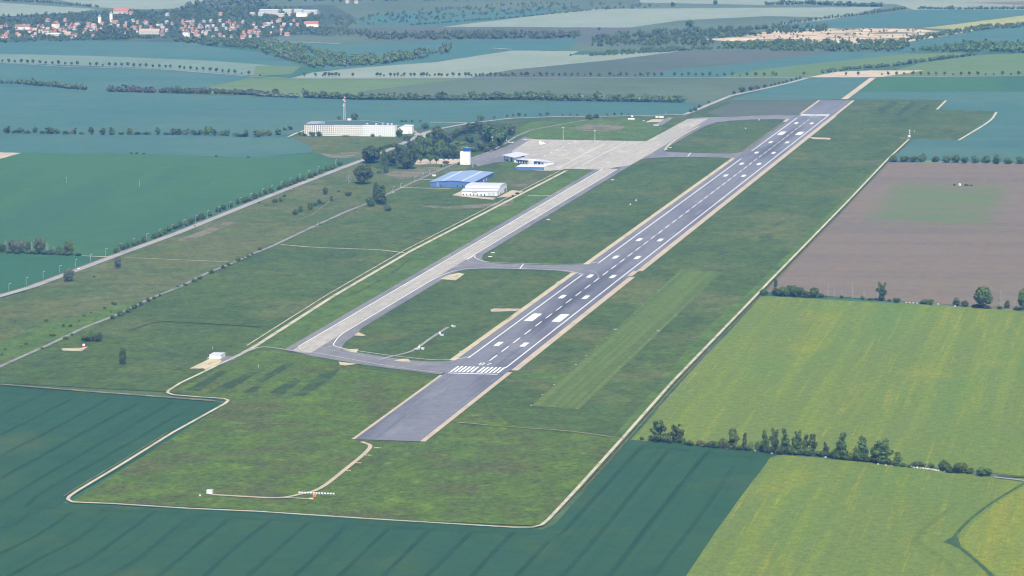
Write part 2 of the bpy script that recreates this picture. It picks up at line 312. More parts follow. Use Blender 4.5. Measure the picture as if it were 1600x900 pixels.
def smooth(pts, n=6):
    """Catmull-Rom through 2D/3D points"""
    P = [np.array(p[:2], float) for p in pts]
    if len(P) < 3: return [tuple(p) for p in P]
    P = [2*P[0]-P[1]]+P+[2*P[-1]-P[-2]]; out = []
    for i in range(1, len(P)-2):
        for k in range(n):
            t = k/n; a, b, c, d = P[i-1], P[i], P[i+1], P[i+2]
            out.append(tuple(0.5*((2*b)+(c-a)*t+(2*a-5*b+4*c-d)*t*t+(3*b-a-3*c+d)*t**3)))
    out.append(tuple(P[-2])); return out
def strip_mesh(pts, width, z, off=0.0):
    P = [np.array(p[:2], float) for p in pts]; L = []; R = []
    for i, p in enumerate(P):
        d = P[min(i+1, len(P)-1)]-P[max(i-1, 0)]; d = d/(np.linalg.norm(d)+1e-9); n = np.array([-d[1], d[0]])
        L.append(p+n*(off+width/2)); R.append(p+n*(off-width/2))
    v = [(a[0], a[1], z) for a in L]+[(a[0], a[1], z) for a in R]; k = len(P)
    f = [(k+i, k+i+1, i+1, i) for i in range(k-1)]
    return v, f
def strip(name, pts, width, mat, z=None, off=0.0, parent=None, sm=0):
    z = nextz() if z is None else z
    if sm: pts = smooth(pts, sm)
    v, f = strip_mesh(pts, width, z, off)
    me = bpy.data.meshes.new(name); me.from_pydata(v, [], f); me.materials.append(MATS[mat]); me.update()
    o = link(name, me, parent)
    if parent is None: o['kind'] = 'structure'
    return o
def pxstrip(name, px, width, mat, z=None, off=0.0, parent=None, sm=0):
    z = nextz() if z is None else z
    return strip(name, pxs(px, z), width, mat, z, off, parent, sm)

sheet('ground', [(-18000, -20000), (22000, -20000), (22000, 20000), (-18000, 20000)], 'ground', 0.0)
# ---- far fields (traced on the photo, laid on the ground plane)
F = pxsheet
F('hill_land', [(-650, -60), (2300, -60), (2300, 70), (1400, 80), (900, 80), (540, 70), (-650, 70)], 'olive')
F('pale_field', [(-650, 3), (0, 4), (150, 14), (105, 22), (0, 27), (-650, 30)], 'barley_pale')
F('pale_field', [(60, -6), (340, -6), (275, 17), (150, 11)], 'barley_pale')
F('pale_field', [(380, -20), (820, -40), (800, 4), (560, 10), (470, 6)], 'olive')
F('crop_field', [(545, 32), (600, 20), (800, 16), (905, 9), (800, 29), (690, 41), (560, 40)], 'wheat_hazed')
F('crop_field', [(540, 43), (800, 40), (1000, 44), (925, 68), (800, 61), (580, 62)], 'olive_dark')
F('pale_field', [(690, 42), (800, 29), (925, 14), (1200, 12), (1380, 11), (1300, 30), (1200, 40), (955, 43), (800, 42)], 'barley_pale')
F('crop_field', [(985, 43), (1060, 32), (1200, 25), (1300, 27), (1200, 40), (1100, 47)], 'olive')
F('pale_field', [(1000, -30), (1480, -30), (1450, 6), (1200, 8), (1000, 4)], 'barley_pale')
F('pale_field', [(1380, 0), (2300, -6), (2300, 15), (1430, 16)], 'barley_pale')
F('ploughed_field', [(1510, 4), (2300, -14), (2300, 8), (1600, 8)], 'ploughed')
F('crop_field', [(1190, 43), (1300, 32), (1435, 15), (1600, 15), (2300, 14), (2300, 28), (1600, 24), (1457, 41), (1300, 45)], 'wheat_hazed')
F('yellow_field', [(1440, 44), (1500, 37), (1600, 24), (2300, 10), (2300, 28), (1600, 35), (1500, 46)], 'yellow_field')
F('crop_field', [(1395, 79), (1440, 62), (1525, 48), (1600, 41), (2300, 32), (2300, 84), (1600, 82), (1450, 81)], 'wheat_hazed')
F('gravel_pit', [(1095, 62), (1140, 58), (1200, 49), (1300, 44), (1430, 45), (1470, 49), (1440, 60), (1390, 67), (1300, 69), (1200, 67)], 'gravel_pit')
F('gravel_pit', [(1385, 66), (1470, 50), (1545, 40), (1545, 44), (1470, 57), (1395, 69)], 'gravel_pit')
F('town_ground', [(-650, 22), (0, 26), (110, 20), (300, 12), (520, 8), (560, 30), (520, 58), (300, 66), (150, 63), (0, 68), (-650, 70)], 'town_ground')
F('pale_field', [(420, 58), (470, 55), (560, 58), (600, 66), (450, 66)], 'olive')
F('crop_field', [(390, 66), (540, 68), (700, 63), (905, 60), (890, 78), (800, 81), (650, 100), (510, 110), (470, 95), (400, 74)], 'wheat_hazed')
F('crop_field', [(-650, 66), (0, 66), (150, 63), (270, 66), (400, 81), (440, 91), (475, 104), (440, 106), (400, 101), (200, 90), (0, 86), (-650, 85)], 'wheat_hazed')
F('pale_field', [(-650, 83), (0, 84), (200, 89), (330, 95), (400, 100), (440, 105), (395, 118), (322, 113), (245, 107), (0, 98), (-650, 95)], 'barley_green')
F('crop_field', [(400, 103), (470, 104), (455, 116), (395, 119)], 'olive_light')
F('crop_field', [(1060, 79), (1210, 79), (1320, 81), (1200, 101), (1060, 116), (985, 122), (730, 122), (800, 109), (962, 93)], 'olive_dark')
F('crop_field', [(990, 121), (1050, 110), (1200, 95), (1307, 81), (1420, 81), (1420, 86), (1200, 108), (1130, 121)], 'wheat_hazed')
F('pale_field', [(455, 122), (490, 113), (560, 106), (680, 97), (800, 79), (905, 80), (892, 86), (1062, 80), (962, 93), (800, 109), (745, 118), (735, 122)], 'barley_pale')
F('crop_field', [(1120, 121), (1200, 107), (1415, 84), (1525, 82), (1440, 97), (1340, 109), (1290, 117), (1270, 121)], 'olive_light')
F('crop_field', [(1360, 120), (1440, 98), (1530, 86), (1600, 83), (2300, 82), (2300, 118), (1600, 119)], 'olive_light')
F('gravel_yard', [(1260, 121), (1310, 112), (1360, 110), (1443, 110), (1405, 116), (1370, 121)], 'sand_pink')
F('crop_field', [(-650, 94), (0, 97), (105, 104), (245, 107), (322, 113), (397, 120), (330, 136), (260, 142), (140, 143), (0, 131), (-650, 122)], 'wheat_hazed')
F('crop_field', [(395, 121), (455, 122), (740, 122), (560, 145), (560, 156), (430, 152), (300, 146), (330, 134)], 'olive_light')
F('crop_field', [(735, 122), (1262, 121), (1235, 129), (1165, 144), (1090, 168), (1070, 161), (800, 158), (555, 156), (560, 143)], 'olive')
F('crop_field', [(-650, 120), (0, 131), (145, 142), (400, 151), (800, 157), (1070, 160), (1100, 162), (1087, 172), (1068, 180), (960, 182), (800, 186), (735, 194), (650, 200), (470, 208), (425, 214), (0, 210), (-650, 207)], 'wheat_hazed')
F('crop_field', [(-650, 207), (0, 210), (240, 211), (425, 214), (560, 216), (480, 239), (400, 246), (200, 240), (0, 238), (-650, 238)], 'wheat_hazed')
F('crop_field', [(-650, 238), (0, 238), (200, 240), (400, 246), (485, 239), (560, 248), (565, 251), (400, 314), (275, 364), (175, 400), (128, 399), (0, 396), (-650, 392)], 'wheat_green')
F('bare_field_corner', [(-650, 238), (0, 238), (33, 239), (0, 248), (-650, 258)], 'sand_pink')
F('crop_field', [(-650, 392), (0, 396), (128, 399), (172, 402), (48, 448), (0, 462), (-650, 505)], 'wheat_teal')
# ---- right-hand fields
F('crop_field', [(1140, 156), (1200, 138), (1262, 122), (1365, 121), (1318, 155), (1200, 157)], 'wheat_hazed')
F('crop_field', [(1368, 121), (1600, 118), (2300, 117), (2300, 146), (1600, 144), (1336, 145)], 'wheat_green')
F('crop_field', [(1318, 156), (1336, 144), (1600, 143), (2300, 144), (2300, 258), (1600, 254), (1450, 250), (1390, 252), (1425, 215), (1440, 157)], 'wheat_hazed')
F('ploughed_field', [(1384, 253), (1460, 255), (1600, 257), (2300, 259), (2300, 492), (1600, 484), (1400, 470), (1195, 456)], 'ploughed')
F('rapeseed_field', [(1190, 462), (1400, 474), (1600, 486), (2300, 496), (2300, 762), (1600, 744), (1420, 727), (1205, 705), (985, 688)], 'rape')
F('crop_field', [(-650, 585), (0, 598), (335, 627), (360, 632), (95, 786), (400, 801), (848, 827), (868, 818), (984, 687), (1100, 695), (1215, 709), (1198, 723), (1160, 775), (1120, 830), (1075, 898), (1020, 1000), (-650, 1000)], 'wheat_dark')
F('rapeseed_field', [(1196, 726), (1203, 715), (1216, 711), (1235, 711.5), (1420, 728), (1555, 746), (1600, 748), (2300, 766), (2300, 1000), (1012, 1000), (1072, 900), (1120, 828), (1160, 773)], 'rape')
F('rapeseed_field', [(1606, 757), (1585, 769), (1552, 791), (1522, 815), (1503, 842), (1508, 856), (1530, 876), (1560, 901), (1590, 932), (1640, 1000), (2300, 1000), (2300, 775)], 'rape_yellow')
pxstrip('grassy_ditch', [(1606, 752), (1580, 767), (1545, 789), (1512, 815), (1488, 842)], 2.6, 'ditch_grass', None, 0, None, 5)
pxstrip('grassy_ditch', [(1489, 843), (1497, 853), (1520, 872), (1540, 890), (1556, 906), (1585, 940)], 3.2, 'ditch_grass', None, 0, None, 5)
F('grassy_ditch', [(1473, 847), (1484, 841), (1496, 838), (1499, 846), (1503, 858), (1496, 857), (1486, 851)], 'ditch_grass')
# ---- airfield grounds
Z0 = nextz()
F('airfield_grass', [(0, 470), (48, 451), (175, 403), (275, 367), (400, 316), (475, 286), (540, 261), (566, 252), (640, 222), (735, 196), (800, 186), (960, 183), (1070, 181), (1140, 157), (1320, 155), (1478, 156), (1463, 171), (1557, 174), (1498, 219), (1424, 217), (1388, 252), (1190, 457), (986, 684), (960, 700), (700, 640), (450, 560), (358, 627), (260, 612), (0, 598), (-650, 585), (-650, 520)], 'airfield_grass')
F('meadow', [(112, 783), (352, 632), (359, 626), (300, 618), (268, 612), (330, 582), (400, 548), (440, 548), (560, 575), (690, 594), (640, 640), (720, 640), (770, 645), (800, 664), (890, 673), (984, 686), (850, 822), (640, 813), (400, 797)], 'meadow')
F('dry_meadow', [(0, 470), (48, 452), (175, 404), (275, 368), (400, 317), (475, 287), (540, 262), (566, 252), (640, 224), (735, 262), (640, 292), (560, 325), (425, 385), (340, 420), (240, 466), (135, 512), (0, 574), (-60, 600), (-650, 580), (-650, 520)], 'dry_grass')
F('lush_bank', smooth([(0, 535), (60, 510), (130, 492), (190, 475), (215, 477), (170, 500), (90, 535), (0, 565)], 4), 'lush_grass')
F('dry_meadow', [(480, 218), (560, 217), (640, 214), (650, 205), (660, 210), (610, 235), (570, 250), (490, 240)], 'dry_grass')
F('barracks_lawn', [(455, 213), (620, 214.5), (640, 219), (560, 240), (500, 236)], 'dry_grass')
F('verge_grass', [(380, 545), (640, 392), (885, 266), (935, 266), (455, 545)], 'lush_grass')
F('verge_grass', [(985, 680), (1185, 457), (1386, 251), (1380, 250), (1175, 452), (1095, 520), (1030, 600), (960, 680)], 'lush_grass')
F('dark_turf', [(1150, 157), (1318, 156), (1285, 158), (1250, 178), (1140, 184), (1105, 176)], 'olive_dark')
for p in ([(1370, 172), (1395, 158), (1404, 160), (1378, 180)], [(1396, 181), (1425, 158), (1434, 160), (1408, 180)], [(1425, 180), (1450, 162), (1457, 163), (1432, 181)]):
    F('dark_turf', p, 'dark_grass')
for p in ([(290, 610), (345, 578), (355, 580), (312, 611)], [(325, 612), (392, 580), (404, 582), (352, 613)], [(379, 614), (402, 600), (410, 604), (395, 614)], [(400, 594), (450, 565), (460, 569), (410, 598)], [(420, 614), (462, 590), (470, 596), (440, 618)], [(458, 618), (500, 585), (532, 575), (520, 590), (475, 619)]):
    F('dark_turf', p, 'dark_grass')
F('mown_strip', [(830, 634), (905, 639), (1128, 425), (1064, 421)], 'mown_strip')
F('mown_square', [(806, 580), (886, 583), (872, 595), (800, 592)], 'lush_grass')
F('meadow_pasture', [(805, 202), (830, 190), (915, 186), (985, 184), (1040, 200), (1010, 220), (830, 217)], 'lush_grass')
for p in ([(890, 200), (930, 193), (975, 196), (960, 205), (910, 204)], [(500, 240), (560, 238), (565, 245), (520, 247)], [(600, 272), (640, 262), (690, 262), (680, 270), (630, 280)], [(640, 320), (700, 322), (760, 318), (800, 312), (790, 322), (700, 326)], [(275, 376), (350, 348), (358, 352), (300, 375)], [(795, 288), (820, 287), (822, 291), (800, 292)]):
    F('bare_patch', smooth(p+[p[0]], 4)[:-1], 'bare_soil')
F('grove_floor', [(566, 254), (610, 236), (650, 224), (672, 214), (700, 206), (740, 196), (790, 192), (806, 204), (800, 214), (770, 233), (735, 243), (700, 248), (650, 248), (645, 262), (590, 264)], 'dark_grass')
F('concrete_pad', [(96, 544.5), (126, 543.5), (138, 541.5), (127, 548.5), (98, 547.5)], 'track_pale')
F('gravel_pad', [(296, 576), (332, 558), (356, 557), (340, 570), (322, 579), (318, 575.5)], 'sand')
F('tarmac_pad', [(343, 562), (352, 556), (372, 556), (366, 562), (350, 566)], 'asphalt_shoulder')
F('hangar_yard', [(706, 305), (722, 298), (735, 306), (775, 309), (800, 307), (818, 299), (800, 297), (790, 302), (770, 312), (720, 307)], 'sand_pink')
F('car_park', [(650, 208), (668, 208), (664, 216), (648, 215)], 'concrete')
F('car_park', [(640, 249), (735, 247), (718, 256), (650, 257)], 'sand_pink')
F('service_yard', [(738, 262), (735, 248), (758, 241), (790, 229), (820, 213), (835, 218), (845, 245), (800, 252), (772, 254)], 'asphalt_shoulder')
F('lawn', [(776, 259), (790, 251), (812, 255), (806, 261)], 'lush_grass')
F('gravel_yard', [(1008, 191), (1018, 186.5), (1040, 186.5), (1034, 191)], 'sand_pink')
F('tarmac_pad', [(1022, 195), (1045, 183), (1052, 184), (1034, 196)], 'asphalt_shoulder')

# ---- paved movement area, in runway metres (x along the runway from its near threshold, y to the left of it)
zA = nextz(0.02)
tw = sheet('taxiway', [(104, 197), (1640, 198), (1640, 159), (230, 159), (200, 155), (150, 153), (121, 149), (104, 138), (93, 126), (75, 98), (60, 70), (56, 50), (62, 35), (85, 28), (-9, 26), (8, 60), (27, 100), (70, 165)], 'asphalt_shoulder', zA)
zL = nextz()
sheet('taxiway_link', smooth([(765, 160), (736, 155), (710, 147), (695, 134), (690, 110), (690, 60), (700, 37), (718, 27)], 4)+smooth([(612, 27), (634, 38), (648, 60), (652, 115), (648, 140), (635, 154), (600, 159), (560, 160)], 4), 'asphalt_shoulder', zL)
sheet('taxiway_link', smooth([(1965, 160), (1910, 155), (1885, 145), (1872, 124), (1863, 66), (1868, 45), (1889, 34), (1915, 27)], 4)+smooth([(1792, 27), (1804, 37), (1811, 60), (1808, 110), (1795, 140), (1770, 158), (1735, 160)], 4), 'asphalt_shoulder', zL)
sheet('taxiway_shoulder', [(1640, 158.9), (1640, 168.4), (1768, 168.4), (1768, 158.0)], 'asphalt_shoulder', zL+.012)
zL = nextz()
pxsheet('taxiway_link', [(1066, 190), (1082, 184), (1105, 183), (1140, 182.5), (1180, 180.5), (1220, 179.5), (1250, 180), (1262, 184), (1245, 187), (1215, 186.3), (1180, 186.5), (1145, 188.5), (1120, 191), (1100, 198), (1050, 226), (1040, 232), (1028, 240), (1000, 240), (1030, 210)], 'asphalt_shoulder', zL)
zC = nextz(0.02)
sheet('taxiway_concrete', [(96, 188.5), (1645, 188.5), (1645, 168.5), (150, 168.5), (84, 168)], 'concrete', zC)
ap = pxsheet('apron', [(940, 265), (882, 264), (852, 267), (846, 257), (800, 250), (800, 236), (829, 217.5), (1010, 220.6), (1074, 186), (1107, 185), (1020, 238), (985, 258)], 'concrete', nextz())
zR = nextz()
rw = sheet('runway', [(-310, 23.5), (-2, 24), (20, 30), (2455, 30), (2490, 24), (2748, 22), (2746, -30), (2470, -29), (-310, -28.5)], 'asphalt', zR)
zS = nextz()
def sand(a, b, v0, v1, name='sand_strip', mat='sand'):
    sheet(name, [(a, v0), (b, v0), (b, v1), (a, v1)], mat, zS)
sand(66, 634, 30.5, 36.3); sand(700, 1802, 30.5, 36.3); sand(1895, 2340, 30.5, 35.5, mat='bare_soil'); sand(2352, 2400, 30.5, 36)
sand(-310, 12, -28.2, -32.5, mat='sand_pink'); sand(22, 612, -29, -35.5, mat='sand_pink'); sand(618, 655, -26, -31.5, mat='sand_pink'); sand(657, 2462, -29, -35.8, mat='sand_pink'); sand(2462, 2745, -29.5, -34, mat='sand_pink')
sand(-310, -12, 23.7, 26.4, mat='sand_pink'); sand(2492, 2745, 23, 27, mat='sand_pink')
pxsheet('sand_spur', [(766, 484), (772, 481.8), (815, 482.5), (806, 486), (768, 487)], 'sand_pink', zS+.003)
pxsheet('sand_spur', [(1263, 214), (1297, 215.5), (1298, 218), (1270, 217)], 'sand_pink', zS+.003)
for p in ([(688, 436), (700, 430), (716, 426), (726, 428), (712, 438)], [(553, 524), (560, 519), (572, 524), (566, 525)], [(536, 546), (560, 545), (557, 551), (545, 549)], [(529, 565), (558, 568.5), (540, 571), (531, 570)],
          [(616, 563), (628, 560.5), (638, 560.5), (641, 565), (625, 564.5)], [(717, 549), (728, 546.5), (728, 550), (722, 551)], [(868, 441), (874, 439), (879, 440), (872, 443)]):
    zS += .002; pxsheet('sand_apron', p, 'sand', zS+.004)
pxstrip('sand_strip', [(1094, 196.5), (1080, 203.5), (1065, 212), (1050, 222), (1043, 228.5), (1038, 235)], 3.0, 'sand', zS+.004, 0, None, 4)
# ---- runway markings, each one a piece on the runway
zM = nextz()
def mark(name, a, b, v0, v1, mat='paint', par=None):
    sheet(name, [(a, v0), (b, v0), (b, v1), (a, v1)], mat, zM, None, par or rw)
LEN = 2494.0
for end in (0, 1):
    U_ = (lambda u: u) if not end else (lambda u: LEN-u)
    for i in range(12):
        v = (-21.6+3.6*i+(1.8 if i > 5 else 0)+0.0)
        mark('threshold_stripe', U_(6), U_(36), v, v+1.8)
    if not end: mark('threshold_bar', -1.2, 1.2, -22, 21.5)
    for s in (-1, 1):
        for k in (150, 450, 600, 750, 900):
            mark('touchdown_marking', U_(k), U_(k+22.5), s*9.6, s*14.4)
        mark('aiming_point_marking', U_(300), U_(347), s*9.2, s*17.6)
u = 69.0; k = 0
while u < LEN-70:
    mark('centreline_stripe', u, min(u+30, LEN-66), -0.55, 0.55); u += 50.0
mark('edge_line', 33, LEN-30, -22.5, -21.4)
mark('edge_line', 80, 622, 21.4, 22.5); mark('edge_line', 709, 1800, 21.4, 22.5); mark('edge_line', 1903, LEN-70, 21.4, 22.5)
def digit(strokes, u0, v0, du, dv, flip):
    for s in strokes:
        pts = [((u0+a*du) if not flip else (u0-a*du), (v0-b*dv) if not flip else (v0+b*dv)) for b, a in s]
        global zM; zM += .0015; strip('runway_digit', pts, 1.1, 'paint', zM, 0, rw)
D = {'0': [[(0, 0), (1, 0)], [(1, 0), (1, 1)], [(1, 1), (0, 1)], [(0, 1), (0, 0)]], '7': [[(0, 1), (1, 1)], [(1, 1), (0.35, 0)]],
     '2': [[(0, 1), (1, 1)], [(1, 1), (1, .5)], [(1, .5), (0, .5)], [(0, .5), (0, 0)], [(0, 0), (1, 0)]], '5': [[(1, 1), (0, 1)], [(0, 1), (0, .5)], [(0, .5), (1, .5)], [(1, .5), (1, 0)], [(1, 0), (0, 0)]]}
digit(D['0'], 46.5, 4.6, 9.5, 3.0, 0); digit(D['7'], 46.5, -1.4, 9.5, 3.0, 0)
digit(D['2'], LEN-46.5, -4.6, 9.5, 3.0, 1); digit(D['5'], LEN-46.5, 1.4, 9.5, 3.0, 1)
# ---- taxiway lines
zT = max(nextz(), zM+.004)
def line(pts, w=0.5, mat='paint_worn', sm=5):
    global zT; zT += .0015; strip('taxi_line', pts, w, mat, zT, 0, tw, sm)
line([(118, 188.8), (1640, 188.8)], 0.8, 'paint', 0)
line([(540, 168.6), (250, 168.6), (190, 168), (150, 163), (128, 158), (112, 143), (96, 118), (84, 96), (72, 70), (66, 48), (72, 32), (88, 22)], 0.8, 'paint')
line([(1640, 168.6), (790, 168.6), (752, 166), (728, 160), (704, 143), (697, 120), (696, 60), (704, 36), (716, 25)], 0.8, 'paint')
line([(540, 168.6), (600, 166), (640, 156), (653, 138), (657, 115), (653, 60), (642, 38), (623, 22.5)], 0.8, 'paint')
line([(118, 188.8), (100, 180), (84, 160), (40, 100), (15, 60), (-1, 24)], 0.8, 'paint_worn')
line([(1640, 179), (200, 179), (150, 178), (118, 168), (92, 140), (60, 90), (42, 55), (40, 30), (52, 8), (70, 1)], 0.35)
line([(800, 178.5), (745, 176), (700, 160), (680, 135), (673, 100), (668, 50), (650, 18), (610, 3), (580, 0.8)], 0.35)
line([(1660, 172), (1660, 168)], 0.4, sm=0)
line([(60, 98), (88, 86)], 0.6, 'paint', 0); line([(655, 96), (692, 100)], 1.0, 'paint', 0); line([(1815, 100), (1868, 104)], 1.0, 'paint', 0)
line([(1640, 240), (1760, 236), (1900, 222), (2020, 200)], 0.9, sm=4); line([(1640, 178.5), (2030, 178.5)], 0.6, sm=0)
for c in ([(1700, 300), (1740, 296), (1765, 280), (1770, 255)], [(1740, 330), (1790, 322), (1815, 300), (1818, 270)], [(1800, 340), (1850, 330), (1872, 305), (1876, 275)], [(1690, 250), (1800, 250), (1980, 248)], [(1905, 330), (1950, 320), (1968, 290)], [(1680, 225), (1820, 224), (2010, 222)]):
    line(c, 0.6, 'paint')
for u in range(1700, 2010, 44): line([(u, 300), (u+16, 300)], 0.8, 'paint', 0)
# ---- roads and tracks
_layer[0] = max(_layer[0], zT); zr = nextz()
ROAD = [(-80, 489), (0, 462.5), (48.7, 448.5), (100, 429.5), (175, 401.5), (275, 365), (400, 314.5), (475, 285), (540, 260), (566, 250.5), (610, 233), (640, 219), (665, 207), (692, 200), (732, 192.5), (800, 184.5), (875, 182), (960, 181.5), (1070, 178.8), (1087, 172), (1142, 149.5), (1200, 137), (1235, 129), (1262, 121.5)]
pxstrip('main_road', ROAD, 9.5, 'road', zr)
pxstrip('main_road_verge', ROAD[:10], 2.5, 'verge', zr+0.002, 6.2)
zr = nextz()
OLD = [(-40, 592), (5, 570), (75, 539), (135, 510), (175, 495), (240, 464), (280, 448.5), (322, 427), (365, 410), (397, 395.5), (425, 384.5), (500, 349), (540, 331), (572, 318.5), (612, 300), (640, 287), (675, 271), (710, 256), (735, 247.5), (760, 239), (790, 224), (806, 213), (830, 203), (880, 193.5), (915, 187.5), (945, 184)]
pxstrip('old_road', OLD, 4.6, 'old_tarmac', zr)
zr = nextz()
pxstrip('far_road', [(-650, 93), (0, 98), (105, 104), (245, 107.5), (322, 113.5), (395, 119.5), (450, 122.2), (560, 122.4), (800, 121.6), (1150, 121.2), (1330, 120.5), (1600, 118.6), (2300, 117.5)], 6.5, 'road', zr)
PER = [(885, 266.5), (640, 393), (520, 463), (400, 540), (370, 556.5), (347, 567), (320, 580), (282, 598), (263, 610), (262, 613.5), (270, 616.5), (312, 620), (350, 622.5), (357, 625), (352, 630), (270, 675.5), (187, 727), (120, 767), (108, 775.5), (106, 780), (113, 784), (175, 786.5), (295, 794), (400, 798.5), (560, 809), (640, 814), (800, 823.5), (832, 823.5), (846, 820), (857, 811), (900, 765), (972, 685), (1050, 597), (1185, 457.5), (1200, 441.5), (1320, 319), (1386, 249.5), (1420, 217.5)]
pxstrip('perimeter_track', PER, 2.7, 'track_pale')
zr = nextz()
pxstrip('perimeter_road', PER[:5], 4.3, 'track_pale', zr-.004)
pxstrip('fence_path', PER[:4], 1.5, 'track_pale', zr+.004, -8.5)
for a, b, o in ((15, 19, -4.2), (30, 38, -4.8)):
    pxstrip('perimeter_ditch', PER[a:b], 1.6, 'dark_grass', zr, o*0.62)
    pxstrip('fence_path', PER[a:b], 1.0, 'verge', zr+.003, o)
zr = nextz()
for p, wd, mt in (([(439, 382), (487, 386), (562, 389), (595, 390.5), (632, 395)], 3.0, 'track_pale'), ([(632, 395), (660, 397), (686, 399)], 2.0, 'bare_soil'),
    ([(565, 690), (578, 699.5), (537.5, 734.6), (499.5, 763), (466, 772.6), (442, 777), (414, 777.2), (331, 772.6)], 3.4, 'sand_pink'), ([(442, 777), (470, 778.5), (490, 780)], 2.0, 'sand'),
    ([(714, 659.5), (800, 667), (890, 673.5), (975, 685)], 2.2, 'grass_track'), ([(195, 402.5), (240, 404), (357, 409)], 1.8, 'track_pale'), ([(128, 399.5), (176, 401.5)], 4.0, 'track_pale'),
    ([(480, 552), (440, 545), (410, 542), (388, 548), (366, 557)], 3.2, 'road'), ([(600, 559), (628, 553), (648, 546), (672, 529), (700, 511)], 3.0, 'road'),
    ([(487, 336), (460, 343), (400, 345)], 2.5, 'bare_soil'), ([(487, 336), (525, 307)], 2.5, 'bare_soil'), ([(500, 325), (545, 327)], 2.5, 'bare_soil'),
    ([(625, 293), (672, 294), (705, 295)], 4.0, 'track_pale'), ([(655, 281), (682, 280)], 3.5, 'track_pale'), ([(825, 305), (862, 306)], 4.0, 'track_pale'), ([(806, 262), (850, 266.5), (880, 264.5)], 6.0, 'track_pale'),
    ([(732, 192), (700, 191), (672, 191)], 5.0, 'track_pale'), ([(655, 211), (640, 201), (600, 192), (560, 188), (500, 190), (480, 196)], 4.0, 'road'), ([(450, 214), (463, 208), (478, 203)], 4.0, 'track_pale'),
    ([(1364, 121.5), (1342, 138), (1319, 155)], 11, 'sand_pink'), ([(1553, 745), (1580, 748), (1610, 752)], 3.0, 'road'), ([(1560, 743), (1620, 744)], 3.5, 'lush_grass'),
    ([(1478, 157), (1464, 171)], 3.6, 'track_pale'), ([(1557, 175), (1545, 190), (1498, 219)], 3.6, 'track_pale'), ([(1406, 215.5), (1422, 216)], 4.0, 'track_pale'),
    ([(0, 600), (150, 612), (335, 626)], 5.0, 'verge'), ([(835, 258), (845, 252), (870, 246)], 1.2, 'paint_worn'),
    ([(470, 460), (520, 462), (560, 455), (620, 420), (640, 402)], 2.0, 'dry_grass'), ([(205, 515), (245, 502), (330, 505), (410, 510)], 4.0, 'dry_grass'),
    ([(395, 66), (460, 65.5), (530, 68)], 6.0, 'track_pale'), ([(770, 75), (800, 77)], 7.0, 'track_pale')):
    pxstrip('track', p, wd, mt, zr, 0, None, 4 if len(p) > 2 else 0); zr += 0.002
_layer[0] = zr
# ---- tractor tramlines in the crop
zt = nextz()
TR = [[(0, 825), (28, 815), (45, 801)], [(0, 865), (50, 839), (87, 817), (111, 799)], [(-10, 912), (15, 899), (62, 872), (120, 842), (142, 825), (166, 805)], [(60, 915), (87, 899), (140, 872), (175, 847), (207, 825), (235, 802)],
      [(140, 915), (170, 897), (212, 875), (245, 847), (295, 807)], [(228, 915), (250, 897), (290, 864), (355, 811)], [(308, 915), (347, 871), (399, 830), (424, 812)], [(375, 912), (400, 887), (482, 816)], [(443, 915), (460, 899), (540, 822)],
      [(515, 915), (530, 899), (607, 825)], [(585, 915), (600, 899), (669, 827)], [(652, 915), (667, 899), (735, 832)], [(722, 915), (737, 899), (800, 832)], [(792, 915), (807, 899), (857, 844)],
      [(867, 915), (881, 897), (935, 835), (1005, 750), (1042, 705)], [(940, 915), (952, 899), (1007, 827), (1075, 742), (1102, 707)], [(1012, 912), (1022, 897), (1087, 815), (1147, 727)], [(877, 834), (940, 765), (1005, 695)],
      [(38, 790), (100, 795), (235, 799), (400, 810), (607, 822), (735, 830), (800, 832), (840, 835), (877, 834)], [(1005, 695), (1102, 707), (1190, 716)],
      [(0, 649), (77, 610)], [(-20, 690), (10, 674), (112, 622)], [(0, 712), (72, 675), (175, 620)], [(0, 747), (130, 675), (214, 630)], [(0, 785), (95, 727), (190, 674), (270, 627)], [(42, 790), (60, 772), (125, 735), (232, 674), (305, 632)], [(0, 601), (75, 610), (175, 620), (265, 628), (332, 630)]]
for i, t in enumerate(TR):
    for s in (-1.0, 1.0):
        zt += .001
        pxstrip('tractor_track', t, 0.36 if i not in (4, 16) else 0.26, 'shaded_tramline', zt, s*1.05, None, 5 if len(t) > 2 else 0)
zt = nextz()
for t in ([(1428, 850), (1442, 828), (1475, 800), (1500, 784)], [(1428, 845), (1460, 862), (1480, 875), (1490, 890)], [(1430, 812), (1450, 770)],
          [(1475, 238), (1478, 249)], [(1523, 236), (1528, 249)], [(1560, 232), (1568, 250)], [(1575, 160), (1600, 185)]):
    for s in (-1.0, 1.0):
        pxstrip('tractor_track', t, 0.28, 'rape_track', zt, s*1.1, None, 5 if len(t) > 2 else 0)
